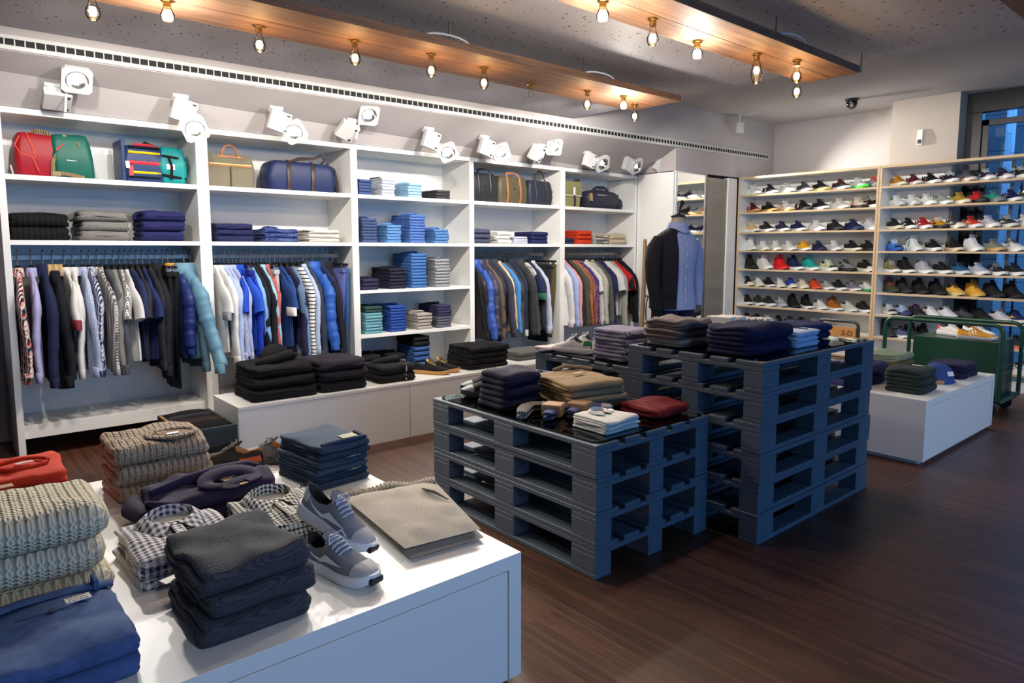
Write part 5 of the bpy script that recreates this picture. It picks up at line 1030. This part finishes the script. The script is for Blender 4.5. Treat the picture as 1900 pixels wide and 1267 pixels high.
for rw, lst in rows.items():
    ri = int(rw[1])-1
    for k, s in enumerate(lst):
        s = list(s)+[None]*(9-len(s)); nm, upc, sol, lc, mk, mkc, toe, heel, tong = s[:9]
        ang_ = {'L6':-132,'L7':-130,'L4':-128,'L8':-130}.get(rw, -124) if rw[0] == 'L' else -134
        side = 'rack beside the mirror' if rw[0] == 'L' else 'rack before the window'
        shoe(f'{nm} shoe, {ORD[k]} from left, {ROWN[ri]} shelf, {side}', (7.955+rn.uniform(-.008,.008), rows_y[rw][k], SHZ[ri]+.0015), R(ang_+rn.uniform(-4,4)), STY.get((rw,k), styles.get(rw, 'low')), upc, sol, lc, mk, mkc, toe, heel, tong, group=f'shoes on the {side}', scale=1.08 if rw[0] == 'R' or rw in ('L6','L7','L4') else 1.17)
# ------------------------------------------------------------------ shoes on tables and benches
NGY = C(150,152,158)
def lettering(txt, parent, size, loc, rot, mat, ext=.0008):
    cu = bpy.data.curves.new('lettering', 'FONT'); cu.body = txt; cu.size = size; cu.extrude = ext; cu.align_x = 'CENTER'; cu.align_y = 'CENTER'
    q = bpy.data.objects.new('lettering', cu); me = bpy.data.meshes.new_from_object(q); bpy.data.objects.remove(q); me.materials.clear(); return obj('lettering', me, parent, mat, loc, rot)
GSH = dict(style='runner', up_=C(128,130,136), sole=(214,216,222), lace=(190,200,222), mark='swoosh', markc=(232,234,238), toe=(176,174,172), heel=(196,198,204), tongue=(120,122,130), scale=1.06)
a1 = shoe('grey sneaker lying flat with toe to the front, on the white table', (.855, 1.79, .4365), R(-74), **GSH)
a2 = shoe('grey sneaker propped heel-up on its partner, on the white table', (.915, 1.945, .497), 0, rot=(R(-6), R(19), R(-66)), **GSH)
for a in (a1, a2): obj('toe_bumper', MB().box(.118,-.022,.012,.146,.022,.030).mesh('toe_bumper', bevel=.005, smooth=False), a, BLACKP)
lettering('NIKE', a2, .024, (-.1475, 0, .082), (R(80), 0, R(-90)), INK)
def court(label, loc, rz, c1, c2, sole, sc_=1.03): return shoe(label, loc, rz, 'low', c1, sole, (70,66,62), None, None, None, None, None, (196,150,100), panel=c2, scale=sc_)
court('dark brown sneaker with orange heel, first of the row on the far table', (.955, 3.02, .4365), R(132), C(58,52,46), (206,84,24), (52,46,44))
court('grey sneaker with blue heel, middle of the row on the far table', (1.10, 2.985, .4365), R(132), C(146,144,146), (28,78,120), (110,104,106))
court('navy sneaker with grey heel, last of the row on the far table', (1.245, 2.985, .4365), R(132), C(34,38,62), (120,122,128), (100,100,108))
for k in range(2): shoe(f'black suede gum-soled sneaker with gold tongue label, {("front", "rear")[k]} one of the pair on the bench', (2.93+.115*k, 4.43+.03*k, .4095), R(-52), 'low', C(28,28,32), (196,146,84), (40,40,44), 'stripes', (40,40,46), tongue=(196,160,70), scale=1.04)
for k in range(2): shoe(f'black and blue running shoe with grey toe, {("left", "right")[k]} of the pair on the pallet glass', (2.325-.07*k+.02, 2.965-.10*k+.03, .5865), R(158), 'runner', C(26,26,34), (60,62,68), (20,20,24), 'box', (206,206,206), (140,146,148), None, (36,38,46), (34,60,170), panel=(34,62,170), scale=1.08)
for k in range(2): shoe(f'white leather sneaker with green heel tab, {("nearer", "farther")[k]} one on the five-pallet stack', (3.05+.12*k, 3.02+.015*k, .7305), R(98), 'low', C(206,204,204), (216,214,212), (214,212,210), None, None, None, (20,120,66), None, (120,122,124), scale=1.06)
# ================================================================== green trolley
t = thing('platform_trolley', 'dark green steel trolley with tube frames and a metal cabinet', 'trolley', (6.52, 1.56, 0))
TG = GREENM
def bent(x, y0, y1, z0, z1, r=.07):
    p = [(x, y0, z0)]; q = lambda cy_, cz, a0, a1: [(x, cy_+r*cos(R(a)), cz+r*sin(R(a))) for a in range(a0, a1-1, -15)]
    p = [(x, y1, z0)]+[(x, y1-r+r*cos(R(a)), z1-r+r*sin(R(a))) for a in range(0, 91, 15)]+[(x, y0+r+r*cos(R(a)), z1-r+r*sin(R(a))) for a in range(90, 181, 15)]+[(x, y0, z0)]; return p
obj('frame_tube', MB().tube(bent(0, .02, .92, .14, .765), .017, 12).mesh('frame_tube'), t, TG)
obj('frame_tube', MB().tube(bent(.58, .02, .92, .14, .745), .017, 12).mesh('frame_tube'), t, TG)
for yy in (.02, .92): obj('lower_tube', MB().tube([(.0,yy,.15),(.02,yy,.125),(.56,yy,.125),(.58,yy,.15)], .016, 10).mesh('lower_tube'), t, TG)
obj('platform', MB().box(.0,.02,.12,.58,.92,.145).mesh('platform', bevel=.004, smooth=False), t, TG)
cabn = obj('cabinet', MB().box(.05,.06,.146,.54,.70,.62).mesh('cabinet', bevel=.004, smooth=False), t, TG)
obj('cabinet_shelf_trim', MB().box(.06,.052,.40,.53,.06,.412).box(.06,.052,.345,.53,.06,.355).mesh('cabinet_shelf_trim', smooth=False), t, STEEL)
for x in (.06, .52):
    for y in (.10, .84):
        wq = obj('caster_wheel', MB().lathe([(.0,-.014),(.052,-.014),(.056,-.006),(.056,.006),(.052,.014),(0,.014)], 20, axis='x').mesh('caster_wheel'), t, RUBBER, (x, y, .056))
        obj('fork', MB().box(-.02,-.012,.0,-.016,.012,.062).box(.016,-.012,0,.02,.012,.062).box(-.02,-.012,.06,.02,.012,.066).mesh('fork', smooth=False), wq, STEEL)
for k, (x, y, z, sp) in enumerate(((6.66, 1.80, .6215, ('mustard sneaker with three white stripes on top of the green cabinet', (214,150,50), (224,222,218), (214,150,50), 'stripes', W_)), (6.80, 2.02, .6215, ('white sneaker with red heel on top of the green cabinet', (226,220,214), W_, W_, None, None, None, (190,50,50))), (6.92, 1.86, .6215, ('white sneaker at the back of the green cabinet top', W_, W_, W_)), (6.62, 2.36, .1475, ('black sneaker with white stripes on the trolley platform', B_, (170,168,164), B_, 'stripes', W_)))):
    sp = list(sp)+[None]*(8-len(sp)); shoe(sp[0], (x, y, z), R(-84 if k in (0,) else -110), 'low', sp[1], sp[2], sp[3], sp[4], sp[5], sp[6], sp[7], scale=1.05)
# second cart: dark tube handle with a wooden board
t = thing('hand_cart', 'old hand cart with dark tube handle and painted wooden board', 'cart', (7.15, 2.98, 0))
obj('handle_tube', MB().tube(bent(0, 0, .42, .10, .635, .06), .016, 12).mesh('handle_tube'), t, plain('dark_tube', (46,52,52), .35))
bd = obj('wooden_board', MB().box(-.012,.02,.46,.012,.40,.575).mesh('wooden_board', bevel=.003, smooth=False), t, m_wood('honey_board', (150,96,44), (196,138,74), 1, .5))
lettering('3-D', bd, .075, (-.0135, .11, .512), (R(90), 0, R(-90)), INK)
obj('deck', MB().box(-.02,.0,.10,.30,.42,.13).mesh('deck', bevel=.003, smooth=False), t, m_wood('cart_deck', (150,110,70), (190,150,104), 0, .6))
for x in (.02, .26):
    for y in (.05, .37): obj('wheel', MB().lathe([(0,-.012),(.05,-.012),(.05,.012),(0,.012)], 18, axis='x').mesh('wheel'), t, RUBBER, (x, y, .05))
# ================================================================== mannequin
mq = thing('mannequin', 'headless tailor mannequin wearing pale blue shirt, open dark quilted jacket and jeans', 'mannequin', (5.17, 3.80, 0), R(-104))
def oval(z, a, b, cx=0, cy_=0, n=28, p=.85):
    return [(cx+a*math.copysign(abs(cos(t))**p, cos(t)), cy_+b*math.copysign(abs(sin(t))**p, sin(t)), z) for t in [2*pi*k/n for k in range(n)]]
LINEN = C(186,176,160,kind='heather')
obj('torso', MB().loft([oval(z,a,b,c) for z,a,b,c in ((.86,.105,.16,0),(.95,.115,.17,0),(1.08,.10,.145,0),(1.20,.105,.155,.005),(1.34,.115,.18,.01),(1.44,.10,.19,.005),(1.50,.085,.16,0),(1.545,.07,.09,-.005),(1.57,.06,.062,0),(1.64,.058,.058,.008),(1.665,.056,.056,.01))]).mesh('torso', angle=80), mq, LINEN)
cp_ = obj('neck_cap', MB().lathe([(.066,1.662),(.066,1.672),(.05,1.682),(.018,1.69),(0,1.69)], 24).mesh('neck_cap'), mq, BLACKP, (.01,0,0))
obj('finial', MB().tube([(0,0,1.685),(.004,.006,1.72),(.012,.016,1.76),(.018,.026,1.795),(.02,.03,1.81)], [.018,.012,.015,.024,.012], 12).mesh('finial'), cp_, BLACKP)
PB = C(158,178,222)
sh_ = obj('shirt', MB().loft([oval(z,a,b,c) for z,a,b,c in ((.83,.128,.195,.01),(.90,.128,.192,.01),(1.05,.115,.168,.008),(1.20,.118,.172,.012),(1.34,.128,.196,.014),(1.44,.112,.208,.008),(1.495,.096,.185,0),(1.53,.082,.125,-.004),(1.555,.072,.080,0),(1.575,.07,.072,.004))], cap0=False, cap1=False).mesh('shirt', angle=80), mq, PB)
obj('shirt_collar', MB().loft([[(.004+.075*q*cos(t)+.012*max(0,cos(t))*d, .078*q*sin(t), 1.56+zz-.045*max(0,cos(t))**3*d) for t in [2*pi*k/28 for k in range(28)]] for q, zz, d in ((.96,0,0),(.90,.055,0),(1.0,.058,.2),(1.25,.01,1),(1.28,.004,1))], cap0=False, cap1=False).mesh('shirt_collar', angle=70), sh_, PB)
obj('placket', MB().loft([[(x+.004, -.016, z), (x+.007, 0, z), (x+.004, .016, z)] for z, x in ((.84,.137),(.95,.133),(1.05,.124),(1.20,.131),(1.34,.142),(1.44,.121),(1.52,.09))], closed=False, cap0=False, cap1=False).mesh('placket', angle=80), sh_, PB)
for k, (z, x) in enumerate(((.92,.143),(1.02,.134),(1.12,.135),(1.22,.142),(1.32,.150),(1.42,.136))): obj('button', MB().lathe([(.0065,0),(.0065,.003),(0,.003)], 10).mesh('button'), sh_, PAPER, (x+.001, 0, z), (0, R(90), 0))
obj('shirt_sleeve', MB().tube([(.0,.19,1.455),(-.005,.235,1.36),(-.008,.25,1.22),(.0,.255,1.08),(.012,.25,.95),(.015,.245,.86)], [.05,.062,.058,.05,.045,.044], 14).mesh('shirt_sleeve', angle=80), sh_, PB)
JQ = C(30,32,38,kind='quilt')
jk = MB(); jr = []
for z, a, b, c in ((.84,.165,.245,-.02),(.95,.16,.235,-.015),(1.08,.15,.215,-.01),(1.22,.148,.21,-.004),(1.36,.148,.222,0),(1.45,.128,.226,0),(1.50,.108,.20,-.004),(1.54,.088,.13,-.006),(1.558,.08,.095,-.004)):
    ring = []
    for k in range(30):                           # open at the front: from just past the placket, round the back, to the far shoulder
        t_ = R(-20)-R(205)*k/29; ring.append((c+a*math.copysign(abs(cos(t_))**.85, cos(t_)), b*math.copysign(abs(sin(t_))**.85, sin(t_)), z))
    jr.append(ring)
inn = [[(x*.93, y*.95, z) for x, y, z in r] for r in jr]
jk.loft([a+b[::-1] for a, b in zip(jr, inn)])
ja = obj('jacket', jk.mesh('jacket', angle=70), mq, JQ)
def slv(nm, pts, rr, par, m): return obj(nm, MB().tube(pts, rr, 16).mesh(nm, angle=80), par, m)
slv('jacket_sleeve', [(.0,-.195,1.465),(.0,-.245,1.38),(.005,-.268,1.25),(.02,-.275,1.10),(.045,-.262,.95),(.055,-.255,.84)], [.06,.076,.072,.064,.056,.054], ja, JQ)
obj('cuff', MB().tube([(.055,-.255,.85),(.058,-.253,.78)], [.05,.046], 14).mesh('cuff'), ja, C(24,25,30,kind='rib'))
slv('empty_sleeve', [(-.10,.05,1.46),(-.16,-.02,1.36),(-.19,-.06,1.2),(-.20,-.08,1.0),(-.19,-.09,.84)], [.05,.06,.06,.055,.05], ja, JQ)
obj('pocket', MB().loft([[(.10,-.185,1.0),(.135,-.12,1.005)],[(.102,-.188,.93),(.137,-.123,.935)]], closed=False, cap0=False, cap1=False).mesh('pocket', smooth=False), ja, C(22,24,28))
DJN = C(24,34,62,kind='denim')
lg = MB()
for s in (-1, 1): lg.loft([oval(z,a,b,c,s*y) for z,a,b,c,y in ((.10,.055,.055,0,.085),(.30,.06,.06,0,.087),(.50,.068,.068,.008,.088),(.70,.082,.08,.006,.09),(.82,.10,.092,0,.088),(.90,.115,.10,0,.08))])
obj('jeans', lg.mesh('jeans', angle=80), mq, DJN); obj('jeans_hips', MB().loft([oval(z,a,b) for z,a,b in ((.80,.085,.14),(.86,.115,.172),(.93,.12,.178),(1.0,.112,.168))]).mesh('jeans_hips', angle=80), mq, DJN)
obj('stand_pole', MB().tube([(-.13,-.05,.02),(-.13,-.05,1.0),(-.05,-.02,1.05)], .012, 10).mesh('stand_pole'), mq, BLACKP)
obj('stand_base', MB().lathe([(.19,0),(.19,.01),(.16,.02),(0,.022)], 32).mesh('stand_base'), mq, BLACKP, (-.06,0,0))
obj('shoe_feet', MB().tube([(0,-.085,.10),(0,-.085,.03)], .03, 10).tube([(0,.085,.10),(0,.085,.03)], .03, 10).mesh('shoe_feet'), mq, BLACKP)
# ================================================================== ladder with belts
lw = m_wood('old_ladder_wood', (110,84,54), (160,128,88), 2, .75, .8)
t = thing('wooden_ladder', 'rustic wooden ladder leaning by the white side panel, hung with belts', 'ladder', (5.93, 4.78, 0), 0)
for s, dx, dy in ((0, 0, 0), (1, .28, -.10)):
    obj('rail', MB().tube([(dx-.10, dy-.05, 0), (dx-.05, dy-.02, .5), (dx, dy, 1.0), (dx+.04, dy+.03, 1.46), (dx+.045, dy+.033, 1.48)], [.030,.028,.027,.024,.018], 8, flat=.75).mesh('rail', angle=40), t, lw)
for z in (.25, .56, .86, 1.18): obj('rung', MB().tube([(-.075+.09*z, -.04+.05*z-.0, z), (.205+.09*z, -.14+.05*z, z)], .013, 8).mesh('rung'), t, lw)
for k, (px, c, r_) in enumerate(((.0, DKLEATHER, .07), (.09, LEATHER, .085), (.16, DKLEATHER, .06))):
    b = obj('leather_belt', MB().tube([(r_*.55*sin(a), -.0, -.15+.165*cos(a)-.0) for a in [2*pi*q/26 for q in range(27)]], .013, 6, flat=.16, ref=(0,1,0)).mesh('leather_belt', angle=60), None, c, (5.96+px, 4.73-.38*px, .845), (0, 0, R(-20)))
    tag(b, f'{("dark leather belt", "tan leather belt", "slim dark belt")[k]} looped over the lower ladder rung, {ORD[k]} from the ladder foot', 'belt', 'belts hung on the ladder')
for k in range(2): labelpart('kraft_tag', b, .05, .002, (-.06-.05*k, -.02, -.28), KRAFT)
b = obj('webbing_belt', MB().tube([(0,0,.02),(.03,-.01,-.10),(.0,0,-.22),(-.02,0,-.30)], .02, 6, flat=.2, ref=(0,1,0)).mesh('webbing_belt', angle=60), None, C(40,96,160,kind='heather'), (6.09, 4.72, 1.20))
tag(b, 'blue webbing belt hanging from the upper ladder rung', 'belt')
# ================================================================== bags on the top shelf
def softbag(w, d, h, r=.03, top=.92, bul=.015, seed=1, lean=0, n=6, shear=0):
    """soft box standing on z=0, front at -y: rounded corners, bulging sides, drawn-in top"""
    rings = []; lv = [(0,.93),(.02,.985),(.08,1.0),(.25,1.0),(.45,1.0),(.65,1.0),(.82,1.0),(.93,.985),(.985,.93),(1,.80),(1.0,.4)]
    for t, q in lv:
        s = 1+(top-1)*t; b = 1+bul*sin(pi*min(1,t))/w*2; ring = []
        for x, y in rrect(-w/2, -d/2, w/2, d/2, r, n):
            ex = nz(x*8+seed, y*8, t*3+seed)*.010
            ring.append((x*s*b*(q if q > .5 else .5)+ex+shear*t, y*(1+(top-1)*t*.8)*b*q+ex, h*t+.012*nz(x*6, y*6, seed)*t*(1 if t < 1 else 1)))
        rings.append(ring)
    return MB().loft(rings)
def strap(name, par, pts, mat, wd=.012, th=.25, ref=(0,1,0)):
    return obj(name, MB().tube(pts, wd*th, 8, flat=1/th, ref=ref).mesh(name, angle=60), par, mat)
def bagthing(label, x0, x1, y=5.60, z=1.8385, cat='bag', name='bag'): return thing(name, label, cat, ((x0+x1)/2, y, z), 0)
WEB = C(160,136,96,kind='rib',s=1.2); BLKW = C(28,27,30,kind='rib',s=1.2)
# red and green rolltop backpack on its side
t = bagthing('red and green backpack lying on its side, first on the top shelf', .50, .925, name='backpack')
RED = C(160,24,38,kind='nylon'); GRN = C(18,96,82,kind='nylon')
obj('red_body', softbag(.225, .24, .275, .03, .96, .012, 2).mesh('red_body', angle=70), t, RED, (-.095, 0, 0))
obj('green_body', softbag(.235, .26, .285, .035, .84, .012, 5, shear=-.015).mesh('green_body', angle=70), t, GRN, (.10, -.01, 0))
strap('top_handle', t, [(-.13,-.02,.27),(-.09,-.03,.305),(-.04,-.05,.295),(-.01,-.10,.25),(.0,-.135,.17)], WEB)
strap('long_strap', t, [(.015,-.136,.17),(-.02,-.142,.10),(-.025,-.140,.0)], WEB, .011)
strap('bottom_strap', t, [(-.03,-.138,.03),(.05,-.148,.025),(.15,-.15,.005)], WEB, .012)
strap('green_tab', t, [(.10,-.06,.285),(.115,-.115,.27),(.125,-.136,.21)], WEB, .012)
obj('hex_patch', MB().lathe([(.018,0),(.018,.004),(0,.004)], 6).mesh('hex_patch', smooth=False), t, KRAFT, (.055,-.122,.262), (R(78),0,0))
labelpart('brand_label', t, .055, .036, (.085,-.143,.13), PAPER, 0, R(86), .002, 2)
for k, p in enumerate(([(-.19,-.12,.25),(-.215,-.125,.19),(-.19,-.13,.14),(-.13,-.135,.12),(-.10,-.14,.03)], [(-.15,-.12,.27),(-.125,-.13,.18),(-.115,-.135,.12)], [(-.0,-.15,.17),(.02,-.15,.19),(.04,-.15,.215)])): obj('red_cord', MB().tube(p, .004, 6).mesh('red_cord'), t, plain('cord_red', (232,66,40), .6))
obj('buckle', MB().box(-.03,-.148,.008,.02,-.138,.035).mesh('buckle', smooth=False, bevel=.003), t, plain('buckle_tan', (140,120,84), .5))
labelpart('swing_tag', t, .03, .06, (-.235,-.08,.035), PAPER, R(70), R(80))
# striped duffel / teal backpack
t = bagthing('striped navy, red, yellow and teal backpack lying on its side', 1.075, 1.50, name='backpack')
NVY = C(34,58,104,kind='nylon'); TEAL = C(18,140,140,kind='nylon'); YEL = C(240,206,30,kind='nylon'); RD2 = C(220,40,50,kind='nylon')
obj('striped_body', softbag(.25, .25, .26, .03, .96, .01, 7).mesh('striped_body', angle=70), t, NVY, (-.05, 0, 0))
obj('teal_body', softbag(.17, .25, .262, .03, .93, .01, 9).mesh('teal_body', angle=70), t, TEAL, (.13, -.005, 0))
obj('navy_flap', MB().loft([[(x-.0, y, z) for x, y in ((-.20,-.13),(-.175,-.135),(-.175,.12),(-.20,.12))] for z in (0,.1,.2,.285)]).mesh('navy_flap', bevel=.004, smooth=False), t, NVY)
for nm, z, m, hh in (('yellow_band', .205, YEL, .008), ('red_band', .135, RD2, .012), ('yellow_band', .068, YEL, .008), ('black_band', .035, BLKW, .007), ('black_band', .24, BLKW, .007)):
    obj(nm, MB().loft([[(x, -.133-.003*sin(k*1.3), z-hh), (x, -.139-.003*sin(k*1.3), z), (x, -.133-.003*sin(k*1.3), z+hh)] for k, x in enumerate([-.155+.2*q/14 for q in range(15)])], closed=False, cap0=False, cap1=False).mesh(nm, angle=60), t, m)
strap('webbing', t, [(.055,-.138,.195),(.13,-.140,.188),(.215,-.125,.175)], BLKW, .009); strap('webbing', t, [(.055,-.14,.06),(.13,-.142,.05),(.215,-.128,.04)], BLKW, .009); strap('webbing', t, [(.10,-.142,.185),(.115,-.15,.12),(.11,-.15,.03)], BLKW, .009)
strap('haul_loop', t, [(-.06,-.05,.25),(-.03,-.06,.285),(.0,-.06,.27),(.05,-.06,.255)], BLKW, .010); strap('red_haul_loop', t, [(-.12,-.03,.24),(-.09,-.07,.262),(-.02,-.075,.262),(.04,-.07,.25)], RD2, .014)
labelpart('brand_label', t, .055, .036, (.11,-.1435,.12), PAPER, 0, R(88), .0015)
labelpart('swing_tag', t, .025, .05, (-.165,-.145,.115), PAPER, .2, R(80)); labelpart('red_swing_tag', t, .026, .07, (-.145,-.152,.075), plain('tag_red', (226,60,56), .6), -.3, R(80))
# olive briefcase
t = bagthing('olive grey canvas briefcase with tan leather handle', 1.66, 2.02, name='briefcase'); t.scale = (1.13, 1, 1.03); OLV = C(118,112,94,kind='heather')
obj('body', softbag(.315, .12, .255, .03, .98, .012, 11).mesh('body', angle=70), t, OLV)
obj('handle_base', MB().box(-.085,-.067,.222,.085,-.060,.238).mesh('handle_base', bevel=.002, smooth=False), t, LEATHER)
obj('handle', MB().tube([(-.055,-.064,.23)]+[(-.05+.05*(1-cos(a)), -.055, .25+.065*sin(a)) for a in [pi*k/10 for k in range(11)]]+[(.055,-.064,.23)], .008, 8).mesh('handle'), t, LEATHER)
obj('zip_flap', MB().box(-.145,-.068,.158,.145,-.062,.172).mesh('zip_flap', bevel=.002, smooth=False), t, LEATHER); obj('zip', MB().box(-.14,-.071,.172,.14,-.064,.178).mesh('zip', smooth=False), t, BRASS)
obj('pocket_seam', MB().box(-.004,-.0715,.01,.004,-.066,.155).mesh('pocket_seam', smooth=False), t, C(70,66,54)); 
for s in (-1, 1): obj('rivet', MB().lathe([(.005,0),(.005,.003),(0,.003)], 8).mesh('rivet'), t, BRASS, (s*.055,-.0675,.23), (R(90),0,0))
# navy duffel
t = bagthing('navy duffel bag with dark leather straps, beside the briefcase', 2.13, 2.68, name='duffel_bag'); t.scale = (1.2, 1, 1.06); NVB = C(32,44,84,kind='nylon')
obj('body', softbag(.46, .24, .225, .05, .95, .02, 13).mesh('body', angle=70), t, NVB)
for x in (-.11, .06): strap('leather_strap', t, [(x,-.125,.0),(x,-.142,.06),(x,-.138,.14),(x+.005,-.12,.215),(x+.01,-.06,.235)], DKLEATHER, .013)
strap('carry_handle', t, [(-.10,-.115,.215),(-.02,-.08,.25),(.09,-.05,.265),(.16,-.04,.295),(.19,-.02,.265),(.17,.0,.235)], DKLEATHER, .012)
strap('shoulder_strap', t, [(.20,-.02,.225),(.245,-.05,.19),(.255,-.08,.10),(.25,-.10,.004)], C(70,68,66,kind='rib',s=1.2), .018, .2, (1,0,0))
obj('end_patch', MB().obox((.236,-.06,.09), (1,0,0), (0,1,0), (0,0,1), .003, .05, .075).mesh('end_patch', bevel=.002, smooth=False), t, DKLEATHER); obj('rivet', MB().lathe([(.006,0),(.006,.003),(0,.003)], 8).mesh('rivet'), t, CHROME, (.241,-.08,.13), (0,R(90),0))
# three canvas weekend bags
def tote(label, x0, x1, h, col, lm, tall, seed, studs=True):
    t = bagthing(label, x0, x1, name='canvas_bag'); w = x1-x0; m = C(*col, kind='nylon')
    obj('body', softbag(w, .26, h, .04, .92, .016, seed).mesh('body', angle=70), t, m)
    for s in (-1, 1):
        x = s*w*.22
        strap('leather_strap', t, [(x,-.128,.0),(x,-.148,.08),(x,-.143,h*.6),(x*.98,-.125,h*.97)], lm, .012)
    if tall: obj('handle', MB().tube([(-w*.22,-.12,h*.95)]+[(-w*.2*cos(a), -.10, h+.10*sin(a)) for a in [pi*k/12 for k in range(1,12)]]+[(w*.22,-.12,h*.95)], .008, 8).mesh('handle'), t, lm)
    else: strap('handle', t, [(-w*.22,-.12,h*.96),(-w*.19,-.10,h+.03),(0,-.095,h+.04),(w*.19,-.10,h+.03),(w*.22,-.12,h*.96)], lm, .011)
    obj('stud', MB().lathe([(.009,0),(.008,.004),(0,.005)], 10).mesh('stud'), t, BRASS, (0,-.147,h*.55), (R(90),0,0))
    for z in (.05, .11, .17): obj('snap_hook', MB().tube([(w/2-.005,-.10,z),(w/2+.008,-.115,z-.012),(w/2+.004,-.12,z-.03)], .004, 6).mesh('snap_hook'), t, BRASS)
tote('black canvas bag with black strap, first of three leather-strapped bags', 4.10, 4.435, .285, (38,40,44), BLACKP, False, 15)
tote('olive canvas bag with tan leather straps, middle of the three', 4.45, 4.84, .275, (82,76,58), LEATHER, False, 17)
tote('dark navy canvas bag with tall looped handle, last of the three', 4.86, 5.20, .26, (44,50,64), DKLEATHER, True, 19)
# satchel and gym bag
t = bagthing('pale olive satchel with flap and white buckle strap', 5.36, 5.70, name='satchel'); t.scale = (1.38, 1, 1.38); OL2 = C(138,136,92,kind='heather')
obj('body', softbag(.25, .12, .205, .02, .98, .01, 21).mesh('body', angle=70), t, OL2)
obj('flap', MB().loft([[(-.126,-.06,.212),(.126,-.06,.212)],[(-.128,-.074,.19),(.128,-.074,.19)],[(-.128,-.078,.10),(.128,-.078,.10)],[(-.126,-.070,.094),(.126,-.070,.094)]], closed=False, cap0=False, cap1=False).mesh('flap', angle=60), t, OL2); obj('flap_edge', MB().box(-.127,-.080,.093,.127,-.073,.101).mesh('flap_edge', smooth=False), t, C(214,206,186))
obj('white_strap', MB().box(.03,-.083,.10,.05,-.077,.165).mesh('white_strap', bevel=.002, smooth=False), t, PAPER); strap('strap', t, [(.04,-.082,.10),(.045,-.088,.06),(.04,-.083,.0)], DKLEATHER, .011)
for x in (-.07, .10): strap('shoulder_strap', t, [(x-.03,-.02,.20),(x-.015,-.03,.225),(x+.02,-.03,.225),(x+.03,-.04,.20)], C(70,72,50,kind='rib',s=1.2), .012)
t = bagthing('dark slate gym bag with rounded end and kraft tag', 5.80, 6.36, name='gym_bag'); t.scale = (1.35, 1.1, 1.25); SLT = C(52,52,66,kind='nylon')
gb = MB(); rr_ = []
for k in range(13):
    t_ = k/12; x = -.19+.38*t_; s = .75+.25*sin(pi*min(1,max(0,t_*1.0)))**.5
    rr_.append([(x, .10*s*math.copysign(abs(cos(a))**.8, cos(a)), max(0, .088+.092*s*math.copysign(abs(sin(a))**.8, sin(a))+.004*nz(x*20, a))) for a in [2*pi*q/22 for q in range(22)]])
obj('body', gb.loft(rr_).mesh('body', angle=70), t, SLT)
strap('handle', t, [(-.14,-.06,.165),(-.08,-.05,.195),(.02,-.045,.20),(.07,-.05,.175)], SLT, .016, .35); obj('side_pouch', MB().lathe([(.0,-.035),(.05,-.03),(.058,0),(.05,.03),(0,.035)], 18, axis='x').mesh('side_pouch'), t, SLT, (.215,-.02,.062))
obj('zip', MB().box(-.10,-.094,.125,.02,-.088,.130).mesh('zip', smooth=False), t, PAPER); labelpart('kraft_tag', t, .035, .07, (-.195,-.11,.10), KRAFT, 0, R(84)); obj('ring', MB().lathe([(.012,-.003),(.014,0),(.012,.003)], 12, axis='x').mesh('ring'), t, CHROME, (.19,-.06,.13))
